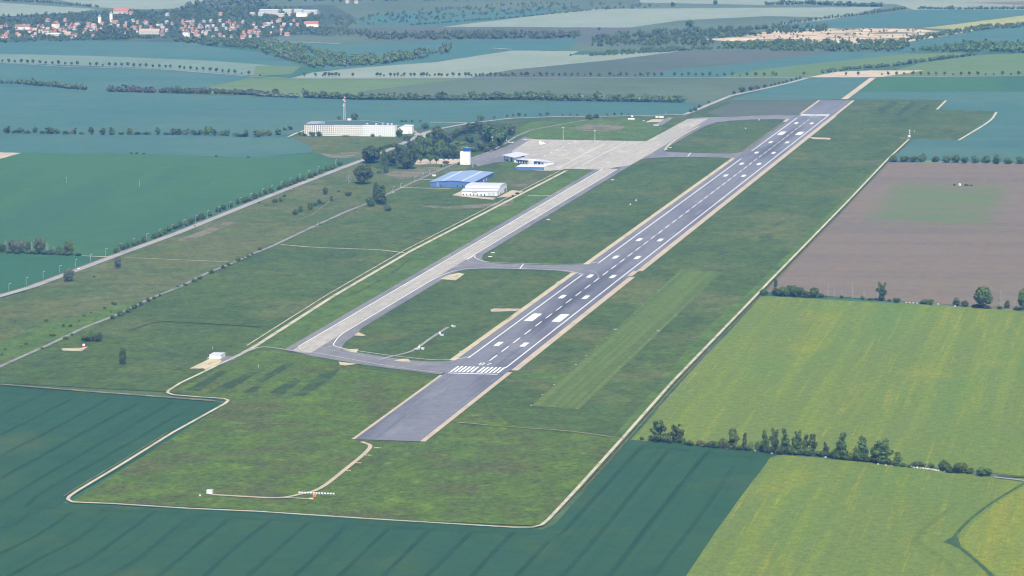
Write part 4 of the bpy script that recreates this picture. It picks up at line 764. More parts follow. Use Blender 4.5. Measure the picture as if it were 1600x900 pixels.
# hedges: each a single continuous planting
def hedge(name, px, hmin, hmax, wid, label, mats, n_per=1.0, leaf=1.9, group=None):
    pts = pxs(px); rng = np.random.default_rng(len(px)*17+int(px[0][0])); V = []; Fc = []; mi = []; nb = 0
    segs = [(np.array(pts[i]), np.array(pts[i+1]), px[i], px[i+1]) for i in range(len(pts)-1)]
    for a, b, pa, pb in segs:
        n = max(2, int(abs(pb[0]-pa[0])/4.2*n_per))
        for i in range(n):
            t = (i+rng.random())/n; p = a+(b-a)*t; s = mpp(pa[0], pa[1]); hh = rng.uniform(hmin, hmax)*s*(1.3 if rng.random() < .15 else 1); w = wid*s*rng.uniform(.7, 1.25)
            L = [(p[0], p[1]+rng.normal()*w*.15, hh*.45, w*.5, w*.5, hh*.47), (p[0]+rng.normal()*2, p[1]+rng.normal()*w*.3, hh*.72, w*.3, w*.3, hh*.28)]
            v, f = leaf_cloud(rng, L, 46, leaf*hh/9); cv, cf = core_blobs(rng, L[:1], .8, 6, 4)
            V += [v, cv]; m_ = int(rng.integers(len(mats)))
            Fc += (f+nb).tolist(); nb2 = nb+len(v); Fc += [tuple(nb2+j for j in q) for q in cf]; mi += [m_]*(len(f)+len(cf)); nb = nb2+len(cv)
    me = bpy.data.meshes.new(name); me.from_pydata(np.vstack(V).tolist(), [], Fc)
    for m in mats: me.materials.append(MATS[m])
    me.polygons.foreach_set('material_index', mi); me.update()
    return tag(link(name, me), label, 'hedge', group)
hedge('hedgerow', [(-30, 127), (0, 130.5), (30, 131.5)], 4, 6, 7, 'low end of a hedgerow between two distant teal fields', [LD, LG])
hedge('hedgerow', [(30, 131.5), (80, 136), (136, 141)], 7, 10, 10, 'dense hedgerow ending in a gap between distant teal fields', [LD, LG, LD])
hedge('hedgerow', [(168, 143.5), (260, 145.5), (340, 147), (436, 151)], 7, 10, 10, 'long dense hedgerow starting after a gap between distant teal fields', [LD, LG, LB])
hedge('hedgerow', [(404, 150.5), (432, 152), (462, 153)], 5, 8, 10, 'brownish leafless hedgerow piece between teal and olive fields', [LB, LG])
hedge('hedgerow', [(474, 153), (560, 156), (700, 157), (800, 156)], 7, 12, 13, 'hedgerow with tall trees behind the red and white mast', [LD, LD, LM])
hedge('hedgerow', [(803, 156), (900, 158), (1000, 159.5), (1067, 160.5)], 9, 12, 13, 'dense even hedgerow between the olive field and teal crop beyond the apron', [LD, LD, LG])
hedge('hedgerow', [(1281, 115), (1330, 109), (1400, 103), (1440, 97), (1523, 86)], 4.5, 6.5, 7, 'thick hedgerow climbing from the gravel yard past pale and green fields', [LD, LM])
hedge('hedgerow', [(1205, 41), (1280, 31), (1350, 23), (1415, 14)], 3, 6, 5, 'tree-dotted hedgerow along the edge of a far blue-green field', [LD])
hedge('hedgerow', [(1435, 14), (1500, 15), (1640, 14)], 3, 6, 6, 'hedgerow along the top of a far blue-green field', [LD])
hedge('hedgerow', [(1195, 8), (1260, 7), (1380, 11)], 4, 8, 8, 'hedgerow with a tall tree beside the farthest pale field', [LD])
hedge('hedgerow', [(640, 40), (700, 35), (800, 28), (925, 16)], 2.5, 4, 5, 'thin hedgerow along the lower edge of a far pale field', [LD])
hedge('hedgerow', [(0, 1), (80, 5), (155, 12)], 3, 5, 5, 'hedgerow between the pale fields above the town', [LD])
for x, y, h, w in ((1078, 46, 15, 15), (1051, 11, 8, 8), (1118, 8, 8, 9), (1327, 10, 9, 8), (936, 48, 6, 6), (1212, 118.5, 6, 6)):
    plant(x, y, h, w, 'round', LD, 'far', 'distant round tree standing by itself among the far fields', 'lone trees among the far fields')
# distant woods that read as one mass
def inpoly(poly, x, y):
    c = False; n = len(poly)
    for i in range(n):
        x1, y1 = poly[i]; x2, y2 = poly[i-1]
        if (y1 > y) != (y2 > y) and x < (x2-x1)*(y-y1)/(y2-y1)+x1: c = not c
    return c
def wood(name, poly, n, hpx, mats, label, avoid=()):
    rng = np.random.default_rng(int(abs(poly[0][0]))+n); V = []; Fc = []; mi = []; nb = 0; k = 0
    x0, x1 = min(p[0] for p in poly), max(p[0] for p in poly); y0, y1 = min(p[1] for p in poly), max(p[1] for p in poly)
    tries = 0
    while k < n and tries < n*40:
        tries += 1; x, y = rng.uniform(x0, x1), rng.uniform(y0, y1)
        if not inpoly(poly, x, y): continue
        if any(abs(x-a) < r*.7 and -0.3 < y-b < 3.0 for a, b, r in avoid): continue
        p = G(x, y); s = mpp(x, y); hh = hpx*s*rng.uniform(.6, 1.25); w = hh*rng.uniform(.7, 1.1)
        L = [(p[0], p[1], hh*.5, w*.5, w*.5, hh*.48), (p[0]+rng.normal()*w*.2, p[1]+rng.normal()*w*.25, hh*.7, w*.3, w*.3, hh*.28)]
        v, f = leaf_cloud(rng, L, 34, hh*.26); cv, cf = core_blobs(rng, L[:1], .78, 6, 4)
        V += [v, cv]; m_ = int(rng.integers(len(mats))); Fc += (f+nb).tolist(); nb2 = nb+len(v); Fc += [tuple(nb2+j for j in q) for q in cf]
        mi += [m_]*(len(f)+len(cf)); nb = nb2+len(cv); k += 1
    me = bpy.data.meshes.new(name); me.from_pydata(np.vstack(V).tolist(), [], Fc)
    for m in mats: me.materials.append(MATS[m])
    me.polygons.foreach_set('material_index', mi); me.update()
    o = link(name, me); o['kind'] = 'stuff'; o['label'] = label; o['category'] = 'woodland'; return o
wood('woodland', [(395, 70), (440, 69), (510, 85), (560, 92), (620, 88), (705, 76), (702, 83), (640, 96), (560, 104), (490, 107), (462, 97), (400, 82)], 420, 8.5, [LD, LM, LG], 'curved belt of woodland between teal field and pale field')
wood('woodland', [(568, 56), (700, 53), (800, 52), (905, 55), (905, 60.5), (700, 62), (575, 62)], 380, 6.5, [LD, LG], 'long straight belt of woodland beyond the teal field')
wood('woodland', [(925, 73), (925, 60), (1000, 52), (1100, 47), (1300, 42), (1290, 50), (1200, 55), (1100, 62), (1130, 71), (1000, 72)], 420, 6.5, [LD, LM], 'scrubby woodland beside the gravel pit')
wood('woodland', [(890, 88), (950, 82), (1000, 78), (1060, 75), (1150, 76), (1060, 80.5), (960, 87)], 200, 4.5, [LD, LM], 'strip of scrub at the edge of the pale field')
wood('woodland', [(1120, 71), (1200, 67), (1390, 67), (1425, 74), (1400, 81), (1200, 80), (1130, 76)], 420, 7, [LD, LM], 'belt of woodland below the gravel pit')
wood('woodland', [(1425, 80), (1480, 73), (1560, 71), (1650, 72), (1650, 83), (1500, 82)], 240, 9, [LD, LM], 'belt of taller trees below a far teal field')
wood('woodland', [(1395, 66), (1470, 52), (1545, 41), (1650, 36), (1650, 40), (1540, 47), (1470, 58), (1400, 70)], 260, 5, [LD, LM], 'scrub along the pale strip by the far teal field')
wood('woodland', [(1180, 50), (1300, 45), (1440, 45), (1440, 60), (1300, 66), (1180, 64)], 110, 3, [LD, LM], 'scattered scrub inside the gravel pit')
wood('woodland', [(400, 20), (560, 25), (800, 5), (1050, 8), (1000, 14), (800, 24), (600, 38), (540, 45), (500, 30)], 300, 4.5, [LD, LG], 'scattered far woodland and hedges beyond the town')
wood('woodland', [(380, 2), (560, 4), (820, 0), (820, -14), (380, -14)], 260, 7, [LD], 'far woodland on the top edge beyond the industrial halls')
wood('woodland', [(420, 44), (470, 42), (560, 48), (600, 54), (560, 58), (470, 54), (425, 56)], 150, 5, [LD, LG], 'scrubby edge woodland beside the town')
# ------------------------------------------------------------------ buildings
def bx(name, c, s, mat, parent, rz=0.0, taper=1.0): return MB().box(c, s, rz, 0, taper).build(name, mat, parent)
# control tower
t = tag(empty('control_tower', (1674.5, 384.5, 0)), 'white airport control tower with blue glazed cab beside the car park', 'control tower')
bx('shaft', (0, 0, 9.25), (9, 9, 18.5), 'white_wall', t)
bx('stair_shaft', (0.6, 7.1, 9.4), (7.0, 3.9, 18.8), 'white_wall', t)
bx('gap_filler', (0.4, 4.8, 9.0), (6.2, 1.0, 18.0), 'window_soft', t)  # dark-toned filler stands in for the shadowy gap between the shafts
for i in range(6): bx('window_band', (-4.53, -0.4, 2.2+2.75*i), (0.12, 4.6, 0.8), 'cream_wall' if i else 'grey_wall', t)
for i in range(5): bx('side_window', (0.5, -4.53, 3.5+3.0*i), (1.4, 0.12, 1.2), 'window_soft', t)
bx('parapet', (0, 0, 18.75), (9.5, 9.5, 0.5), 'pale_metal', t)
c = bx('cab', (0, -0.4, 21.2), (8.0, 8.0, 4.2), 'blue_glass', t, 0, 1.16)
for a in range(8):
    an = a*math.pi/4; k = 1/max(abs(math.cos(an)), abs(math.sin(an)))
    MB().tube((3.98*k*math.cos(an), -0.4+3.98*k*math.sin(an), 19.1), (4.66*k*math.cos(an), -0.4+4.66*k*math.sin(an), 23.2), .09, .09, 4).build('mullion', 'blue_metal', c)
bx('cab_roof', (0, -0.4, 23.55), (10.0, 10.0, 0.5), 'blue_metal', t)
a = MB(); a.tube((1, 1, 23.8), (1, 1, 27.5), .08); a.tube((-2, -1, 23.8), (-2, -1, 26), .08); a.box((0, -0.4, 24.1), (2.2, 2.2, .7)); a.build('antenna', 'steel', t)
# big blue hall
t = tag(empty('blue_hall', (1404, 315, 0)), 'wide blue sheet-metal hall with low gabled roof and skylight rows', 'hall')
Wd, Ln, He, Hr = 57.0, 122.0, 6.6, 8.6
MB().prism([(0, 0, 0), (0, Wd, 0), (0, Wd, He), (0, Wd/2, Hr), (0, 0, He)], (0, 0, 0), (Ln, 0, 0)).build('wall', 'blue_metal', t)
r = MB(); r.prism([(-.8, -.8, He), (-.8, Wd/2, Hr+.06), (-.8, Wd+.8, He), (-.8, Wd+.8, He+.35), (-.8, Wd/2, Hr+.42), (-.8, -.8, He+.35)], (0, 0, 0), (Ln+1.6, 0, 0))
ro = r.build('roof', 'blue_roof', t)
for yy in (Wd*.27, Wd*.73):
    for i in range(11):
        z = He+(Hr-He)*(yy/(Wd/2) if yy < Wd/2 else (Wd-yy)/(Wd/2))+.42
        bx('skylight', (8+10.6*i, yy, z), (4.8, 3.0, .35), 'white_metal', ro)
for yy in (14, 21, 43): bx('door', (-.06, yy, 1.3), (.16, 1.8, 2.6), 'window_dark', t)
bx('side_door', (62, -.06, 2.2), (5.0, .16, 4.4), 'white_metal', t); bx('side_door', (78, -.06, 2.2), (4.0, .16, 4.4), 'white_metal', t)
bx('gutter_pipe', (-.12, 47, 3.2), (.2, .5, 6.4), 'white_metal', t)
# white hangar with arched roof and low front annex
t = tag(empty('white_hangar', (1311, 263, 0)), 'white hangar with arched roof and lean-to annex beside the blue hall', 'hangar')
MB().prism([(0, 0, 0), (0, 0, 6.2), (12, 0, 7.9), (12, 0, 0)], (0, 0, 0), (0, 46, 0)).build('annex_wall', 'white_metal', t)
MB().prism([(-.6, -.5, 6.15), (-.6, -.5, 6.5), (12.2, -.5, 8.3), (12.2, -.5, 7.95)], (0, 0, 0), (0, 47, 0)).build('annex_roof', 'pale_metal', t)
arc = [(12.05+44*(1-math.cos(math.pi*k/14))/2, -0.2, 8.6+3.3*math.sin(math.pi*k/14)**.55) for k in range(15)]
MB().prism([(12.05, -0.2, 0)]+arc+[(56.05, -0.2, 0)], (0, 0, 0), (0, 44, 0)).build('hall_wall', 'white_metal', t)
ar2 = [(p[0]+(-.5 if p[0] < 34 else .5)*(1-abs(34-p[0])/22*0), -.8, p[2]+.08) for p in arc]; ar3 = [(p[0], -.8, p[2]+.32) for p in ar2]
MB().prism(ar2+ar3[::-1], (0, 0, 0), (0, 45.2, 0)).build('arched_roof', 'pale_metal', t)
for yy in (44, 39.5, 35, 30.5, 26, 21, 16.5): bx('window', (-.05, yy, 1.7), (.14, 1.5, 1.9), 'window_dark', t)
lt = MB()
for i, hh in enumerate((1.1, .8, .8, .8, 1.1, .8, .8)): lt.box((-.08, 32.2-i*.95, 4.2+(hh-.8)*.5), (.1, .7, hh))
lt.build('dark_lettering', 'roof_dark', t)
for yy in (5, 10): bx('gate_panel', (-.05, yy, 2.3), (.12, 4.4, 4.6), 'pale_metal', t)
bx('hangar_door', (46, -.3, 2.6), (9, .2, 5.2), 'blue_metal', t); bx('side_window', (19, -.3, 2.0), (2.4, .2, 2.0), 'window_dark', t)
MB().tube((13.5, 15, 7.8), (13.5, 15, 11.5), .5).build('chimney', 'steel', t)
# low blue block at the apron corner
t = tag(empty('low_blue_building', (1614, 264, 0)), 'long low blue building with white flat roof at the apron corner', 'building')
bx('wall', (13.5, 19, 2.5), (27, 38, 5.0), 'blue_metal', t); bx('roof', (13.5, 19, 5.25), (28, 39, .5), 'white_metal', t)
bx('end_wall', (13.5, -.08, 2.45), (26.6, .2, 4.8), 'white_wall', t)
for xx in (6, 17): bx('roller_door', (xx, -.25, 1.8), (5, .16, 3.6), 'grey_wall', t)
# terminal
P0, P1, P2 = np.array([1733., 345.]), np.array([1707., 325.]), np.array([1684., 284.])
t = tag(empty('terminal_building', (P1[0], P1[1], 0)), 'white and blue terminal with raised wing roofs facing the apron', 'terminal')
def along(A, B, name, s0, s1, dep0, dep1, z0, z1, mat, par):
    A = np.array(A); B = np.array(B); d = (B-A)/np.linalg.norm(B-A); n = np.array([-d[1], d[0]])
    if n[0] < 0: n = -n
    L = [A+d*s0+n*dep0, A+d*s1+n*dep0, A+d*s1+n*dep1, A+d*s0+n*dep1]
    pts = [(p[0]-P1[0], p[1]-P1[1], z0) for p in L]
    return MB().prism(pts, (0, 0, z0), (0, 0, z1)).build(name, mat, par)
along(P0, P1, 'main_block', 0, 33, 0, 15, 0, 7.4, 'white_wall', t)
for k in range(3): along(P0, P1, 'window', 6+3.2*k, 7.4+3.2*k, -.1, .1, 4.6, 6.2, 'window_dark', t)
along(P0, P1, 'entrance', 4, 14, -.12, .1, 0, 3.2, 'blue_glass', t); along(P0, P1, 'glazed_corner', 21, 27, -.12, .1, 1.0, 6.4, 'blue_glass', t); along(P0, P1, 'blue_panel', 0.2, 2.6, -.1, .1, .5, 6.8, 'blue_metal', t)
d = (P1-P0)/np.linalg.norm(P1-P0); n = np.array([-d[1], d[0]]); n = n if n[0] > 0 else -n
def tp(s, k, z): q = P0+d*s+n*k-P1; return (q[0], q[1], z)
MB().prism([tp(-3, -2, 7.6), tp(36, -2, 7.6), tp(36, 22, 11.0), tp(-3, 22, 11.0)], (0, 0, 0), (0, 0, .5)).build('wing_roof', 'pale_metal', t)
MB().prism([tp(0, 15.2, 7.3), tp(33, 15.2, 7.3), tp(33, 15.2, 9.6), tp(0, 15.2, 9.6)], tp(0, 15, 0), tp(0, 15.4, 0)).build('clerestory', 'blue_glass', t)
along(P1, P2, 'glazed_wing', 1, 44, 3, 17, 0, 4.6, 'blue_glass', t)
for k in range(9): along(P1, P2, 'column', 2+4.6*k, 3.9+4.6*k, 2.6, 3.0, 0, 3.4, 'white_wall', t)
along(P1, P2, 'wing_roof', -1, 46, 1.2, 19, 4.7, 5.3, 'pale_metal', t)
along(P1, P2, 'entrance_cube', 29, 37, -4, 6, 0, 6.4, 'white_wall', t); along(P1, P2, 'entrance_glazing', 37.1, 37.3, -2, 4, .5, 5, 'blue_glass', t)
along(P1, P2, 'baggage_annex', 44.5, 58, 4, 16, 0, 4.0, 'white_wall', t); along(P1, P2, 'annex_roof', 44.2, 58.6, 3.4, 16.6, 4.0, 4.4, 'pale_metal', t); along(P1, P2, 'annex_window', 46, 50, 3.85, 4.0, 1.2, 2.8, 'blue_glass', t)
# long white block (five storeys, three sections)
t = tag(empty('long_white_block', (2053, 651, 0)), 'very long five-storey white block with rows of small windows', 'apartment block')
secs = ((722-651, 675-651, 16.2, 'cream_wall', 'window_dark'), (675-651, 630-651, 16.6, 'cream_wall', 'window_dull'), (630-651, 581-651, 17.2, 'white_wall', 'window_soft'))
for k, (ya, yb, hh, wm, wn) in enumerate(secs):
    bx('wall_section', (6.5+.05*k, (ya+yb)/2, hh/2), (13, ya-yb, hh), wm, t)
    rf = bx('roof', (6.5, (ya+yb)/2, hh+.2), (13.6, ya-yb-.02, .4), 'roof_dark', t)
    ncol = 16
    for i in range(ncol):
        for j in range(5):
            y = ya-(i+.5)*(ya-yb)/ncol; bx('window', (-.02+.05*k, y, 2.2+3.05*j), (.12, 1.7 if k < 2 else 1.45, 1.9 if k < 2 else 1.6), wn, t)
    if k == 2:
        for yy, s in ((-26, 2.2), (-40, 2.6), (-50, 1.8), (-58, 2.2), (-64, 2.4)): bx('roof_unit', (4, yy, hh+1.2), (s, s, 1.7), 'white_metal', rf)
bx('rear_wing', (28, 61, 8.6), (30, 20, 17.2), 'cream_wall', t); bx('rear_wing_roof', (28, 61, 17.4), (30.5, 20.5, .4), 'roof_grey', t)
for j in range(5): bx('window', (28, 50.9, 2.4+3.05*j), (20, .12, 1.0), 'window_soft', t)
t = tag(empty('white_hall', (2098, 577, 0), math.radians(6)), 'plain white gabled hall beside the long white block', 'hall')
MB().prism([(0, -11, 0), (0, 11, 0), (0, 11, 7.5), (0, 2, 11.5), (0, -11, 11.0)], (0, 0, 0), (20, 0, 0)).build('wall', 'white_wall', t)
MB().prism([(-.4, -11.4, 11.1), (-.4, 2, 11.65), (-.4, 11.4, 7.6), (-.4, 11.4, 7.9), (-.4, 2, 12.0), (-.4, -11.4, 11.45)], (0, 0, 0), (20.8, 0, 0)).build('roof', 'white_metal', t); bx('door', (-.06, -7, 2), (.14, 4, 4), 'grey_wall', t)
# lattice mast
t = tag(empty('lattice_mast', (2300, 725, 0)), 'slender lattice radio mast with red and white top and dishes', 'radio mast')
def lattice(z0, z1, w0, w1, mat, nm, n=6):
    mb = MB()
    for sx, sy in ((1, 1), (1, -1), (-1, 1), (-1, -1)): mb.tube((sx*w0, sy*w0, z0), (sx*w1, sy*w1, z1), .16, .16, 4)
    for i in range(n):
        a = i/n; b = (i+1)/n; za, zb = z0+(z1-z0)*a, z0+(z1-z0)*b; wa, wb = w0+(w1-w0)*a, w0+(w1-w0)*b
        for sx, sy, tx, ty in ((1, 1, 1, -1), (1, -1, -1, -1), (-1, -1, -1, 1), (-1, 1, 1, 1)):
            mb.tube((sx*wa, sy*wa, za), (tx*wb, ty*wb, zb), .09, .09, 3); mb.tube((sx*wa, sy*wa, za), (tx*wa, ty*wa, za), .07, .07, 3)
    mb.build(nm, mat, t)
lattice(0, 22, 1.7, 1.1, 'pale_metal', 'lower_lattice', 8); lattice(22, 27, 1.1, 1.0, 'white_metal', 'white_section', 3); lattice(27, 31, 1.0, .9, 'red_paint', 'red_section', 3); lattice(31, 34, .9, .9, 'white_metal', 'white_section', 2); lattice(34, 37, .9, .8, 'red_paint', 'red_section', 2)
for z, y in ((33, 1.6), (30, -1.6), (36, -1.4), (24, 1.7)): MB().tube((-1.2, y, z), (-.8, y, z), .9, .9, 10).build('dish', 'white_metal', t)
MB().tube((0, 0, 37), (0, 0, 39.5), .08).build('spike', 'steel', t)
t = tag(empty('equipment_cabin', (2296, 716, 0)), 'small white equipment cabin at the foot of the lattice mast', 'cabin'); bx('wall', (0, 0, 1.7), (5, 5, 3.4), 'white_wall', t); bx('roof', (0, 0, 3.55), (5.5, 5.5, .3), 'pale_metal', t); bx('door', (-2.52, 0, 1.1), (.1, 1.1, 2.2), 'grey_wall', t)

# ------------------------------------------------------------------ the town
def house(x, y, wpx, dep, h, roof, wall, rot, label, group, gable=.85, name='house', cat='house'):
    p = G(x, y); s = mpp(x, y); w = wpx*s; t = empty(name, (p[0], p[1], 0), rot); tag(t, label, cat, group)
    bx('wall', (0, 0, h/2), (dep, w, h), wall, t)
    rz = dep*gable*.5+.3
    h = h
    MB().prism([(-dep/2-.5, -w/2-.5, h-.1), (0, -w/2-.5, h+rz), (dep/2+.5, -w/2-.5, h-.1)], (0, 0, 0), (0, w+1, 0)).build('roof', roof, t)
    return t
gt = {'roof_red': 'red-roofed house with pale walls in the distant town', 'roof_tan': 'tan-roofed house with pale walls in the distant town', 'roof_brown': 'brown-roofed house in the distant town', 'roof_grey': 'grey-roofed white house in the distant town'}
HS = []
def H_(x, y, w, roof='roof_red', wall='house_wall', h=3.6, dep=10, rot=0.0, label=None, group=None):
    HS.append((x, y, max(5, w*.6)))
    house(x, y, w, dep, h, roof, wall, rot, label or gt[roof], group or ('town houses with '+roof.replace('roof_', '')+' roofs'))
big = [(75, 34, 9), (102, 33.5, 6), (55, 49, 10, 'roof_tan'), (75, 48, 9, 'roof_tan', 'cream_wall'), (107, 55, 13, 'roof_tan'), (121, 41, 13, 'roof_tan'), (139, 40, 10), (146, 42, 9, 'roof_tan'), (147, 46.5, 6, 'roof_grey'), (160, 39.5, 8), (181, 37, 14), (185, 43, 6, 'roof_grey'), (196, 43, 8), (112, 47, 8, 'roof_brown'), (95, 49, 8), (205, 23, 10),
    (261, 37, 7, 'roof_grey'), (229, 38, 9), (211, 46, 11), (255, 46, 8, 'roof_tan'), (254, 53, 6), (285, 48, 12, 'roof_brown'), (307, 57, 9), (322, 55, 8, 'roof_tan'), (325, 44, 10, 'roof_grey'), (344, 57, 7), (349, 42, 6, 'roof_grey'), (364, 47, 12, 'roof_tan'), (379, 61, 9), (390, 52, 9), (391, 60, 6, 'roof_tan'), (262, 25, 8, 'roof_grey'), (345, 24, 9), (395, 24, 11, 'roof_grey'), (419, 40, 12, 'roof_grey'), (437, 34, 8), (465, 41, 8), (392, 53, 8), (449, 56, 12), (444, 41, 8, 'roof_tan'), (455, 41.5, 6, 'roof_grey')]
for b in big: H_(b[0], b[1], b[2]*.62, *b[3:], rot=random.uniform(-.25, .25))
for _ in range(330):
    k = random.random()
    if k < .32: x = random.uniform(0, 150); y = random.uniform(40, 60)
    elif k < .62: x = random.uniform(150, 300); y = random.uniform(33, 56)
    elif k < .93: x = random.uniform(285, 405); y = random.uniform(34, 61)
    else: x = random.uniform(395, 460); y = random.uniform(34, 56)
    if len(HS) > 185 or any(abs(x-a) < r*.5+1.5 and abs(y-b) < 1.0 for a, b, r in HS): continue
    H_(x, y, random.uniform(2.0, 4.2), random.choice(('roof_red', 'roof_red', 'roof_red', 'roof_tan', 'roof_grey', 'roof_brown')), random.choice(('white_wall', 'house_wall', 'house_wall', 'house_wall', 'grey_wall', 'grey_wall')), random.uniform(2.6, 4.2), random.uniform(7, 10), random.choice((0, 0, 0, 1.57))+random.uniform(-.4, .4))
H_(36, 46, 24, 'roof_brown', 'cream_wall', 6, 12, .05, 'very long low brown-roofed building on the near edge of the town', 'long town buildings'); H_(190, 21.5, 24, 'roof_red', 'house_wall', 7, 16, .02, 'large long red-roofed building above the town among trees', 'large red building')
H_(234, 53.5, 32, 'roof_tan', 'house_wall', 6, 14, .03, 'long tan-roofed two-storey building in the middle of the town', 'long tan building'); H_(87, 44.5, 8, 'roof_red', 'cream_wall', 11, 14, 1.3, 'tall steep red-gabled building rising above the town houses', 'tall gabled building'); H_(291, 58, 5, 'roof_red', 'white_wall', 11, 14, 1.4, 'tall narrow red-roofed building on the near edge of the town', 'narrow building'); H_(487, 42, 22, 'roof_red', 'cream_wall', 7, 14, .05, 'long red-roofed building at the end of the town', 'end building')
HS += [(84, 55, 16), (156, 36, 4), (174, 34, 3)]
t = house(84, 56, 22, 24, 5, 'white_metal', 'house_wall', .05, 'big white flat hall on the near edge of the town', None, .12, 'white_hall', 'hall')
for x, y, hh, lab in ((156, 38, 17, 'white church tower with pointed roof rising over the town'), (174, 34, 19, 'slim tan tower with pointed roof above the red roofs')):
    p = G(x, y); t = tag(empty('church_tower', (p[0], p[1], 0)), lab, 'tower'); bx('shaft', (0, 0, hh/2), (6, 6, hh), 'white_wall' if x < 160 else 'cream_wall', t); bx('spire', (0, 0, hh+3), (6.4, 6.4, 6), 'roof_grey', t, 0, .08)
for x, y, w, dep, hh, wm in ((422, 22, 30, 34, 10, 'white_wall'), (450, 20.5, 14, 20, 9, 'white_wall'), (467, 20.5, 13, 20, 9, 'white_wall'), (486, 22, 22, 26, 9, 'white_wall'), (473, 26, 18, 18, 9, 'cream_wall'), (439, 26, 12, 16, 7, 'white_wall'), (409, 25, 9, 16, 8, 'white_wall'), (452, 24.5, 6, 10, 6, 'white_wall')):
    HS.append((x, y, w*.6)); t = house(x, y, w, dep, hh, 'pale_metal', wm if wm == 'cream_wall' else 'house_wall', .03, 'large pale industrial hall on the hillside beyond the town', 'industrial halls', .1, 'industrial_hall', 'hall')
for x, y in ((543, 5), (557, 5.5)): house(x, y, 5, 11, 5, 'roof_tan', 'house_wall', .1, 'isolated white farm building on the far hillside', 'far farm buildings', .5, 'farm_building', 'farm building')
wood('town_trees', [(-30, 28), (60, 24), (150, 20), (300, 16), (400, 12), (470, 14), (500, 26), (500, 50), (440, 58), (330, 60), (200, 61), (130, 64), (0, 67), (-30, 68)], 1900, 4.6, [LD, LM, LM], 'trees and gardens between the houses of the distant town', HS)
wood('woodland', [(150, 50), (200, 49), (202, 62), (150, 63)], 110, 6.5, [LD, LM], 'dense clump of trees on the near side of the town')
wood('woodland', [(262, 64), (300, 62), (400, 66), (420, 72), (395, 78), (330, 72)], 190, 6, [LD, LM], 'hedge of dark trees below the town')
wood('woodland', [(270, 20), (300, 8), (400, -4), (420, 10), (330, 20)], 200, 7, [LD, LG], 'wooded hill above the town')

# ------------------------------------------------------------------ things on the airfield
def lamp(x, y, hpx, label, group, name='street_lamp', cat='street lamp', side=-1):
    p = G(x, y); H = hpx*mpp(x, y); t = tag(empty(name, (p[0], p[1], 0)), label, cat, group)
    MB().tube((0, 0, 0), (0, 0, H), .16, .10, 6).build('pole', 'steel', t); MB().tube((0, 0, H), (0, side*1.4, H+.25), .08, .06, 5).build('arm', 'steel', t)
    MB().box((0, side*1.7, H+.22), (.55, 1.1, .35)).build('lamp_head', 'white_metal', t)
for x, y in ((14, 455), (41, 445.6), (67.5, 435.6), (93.4, 426.5), (117.7, 417.5), (141.5, 408.8), (165, 400), (187.5, 391.8), (208, 384), (229.5, 376.5), (249, 369.5), (269, 362), (287.5, 355), (306, 348), (324, 341), (341, 334), (359, 327), (375, 320.5), (391, 314), (410, 306.5), (424, 301), (439, 295), (453, 289.5), (468, 283.5), (482, 278), (497, 272), (524, 261.5)):
    lamp(x, y, 11.5, 'pale street lamp on a tall pole along the main road', 'street lamps of the main road')
for x, y in ((614, 299), (626, 293.5), (648, 283.5), (660, 278), (671, 273), (691, 264)):
    lamp(x, y, 7, 'short street lamp along the old road near the blue hall', 'street lamps of the old road')
def flood(x, y, hpx, label):
    p = G(x, y); H = hpx*mpp(x, y); t = tag(empty('floodlight_mast', (p[0], p[1], 0)), label, 'floodlight', 'apron floodlight masts')
    MB().tube((0, 0, 0), (0, 0, H), .28, .16, 8).build('pole', 'white_metal', t); b = MB().box((0, 0, H+.2), (.5, 3.2, .4)).build('crossbar', 'steel', t)
    for k in (-1.2, 0, 1.2): MB().box((-.3, k, H+.7), (.5, .8, .7)).build('floodlight', 'white_metal', b)
    MB().box((0, 0, .4), (1.4, 1.4, .8)).build('footing', 'white_wall', t)
for x, y, h in ((880, 219.5, 19.5), (929.6, 222, 17.5), (769.5, 234.8, 20), (791.5, 220.5, 16.5)): flood(x, y, h, 'tall slim floodlight mast at the edge of the apron')
for x, y, h, mt in ((104, 286.5, 10, 'steel'), (218, 292, 11, 'steel'), (333, 298, 12, 'wood')):
    p = G(x, y); H = h*mpp(x, y); t = tag(empty('power_pole', (p[0], p[1], 0)), 'slim power pole standing in the green crop', 'power pole', 'power poles in the green crop')
    MB().tube((0, 0, 0), (0, 0, H), .15, .10, 6).build('pole', mt, t); MB().box((0, 0, H-.6), (.16, 2.2, .16)).build('crossarm', mt, t)
    for k in (-.9, 0, .9): MB().tube((0, k, H-.5), (0, k, H-.1), .09, .07, 6).build('insulator', 'white_metal', t)
# localizer aerial array, its cabin and the approach lights
t = tag(empty('localizer_array', (-519, -3, 0)), 'row of white aerial panels on a frame beyond the runway end', 'aerial array')
for i in range(13):
    y = 12.4-i*2.08; MB().box((0, y, 2.3), (.5, 1.35, .9)).build('aerial_panel', 'white_wall', t); MB().tube((.2, y, 0), (.2, y, 2.0), .07).build('post', 'steel', t)
MB().box((.5, 0, 1.2), (.14, 28, .14)).build('rail', 'steel', t); MB().box((-3.0, -1, .12), (.8, 26, .24)).build('base_slab', 'grey_wall', t)
t = tag(empty('orange_equipment_box', (-524, -3, 0)), 'orange equipment box in front of the aerial array', 'equipment box'); MB().box((0, 0, 1.1), (2.0, 1.9, 2.2)).build('body', 'orange_paint', t); MB().box((0, 0, 2.3), (2.2, 2.1, .2)).build('lid', 'orange_paint', t); MB().box((-1.02, 0, 1.0), (.06, .8, 1.5)).build('door', 'red_paint', t)
t = tag(empty('sand_heap', (*G(486, 780)[:2], 0)), 'low pale sand heap on the track end below the aerial array', 'heap'); MB().box((0, 0, .5), (3, 5.0, 1.0), 0, 0, .45).build('mound', 'sand', t)
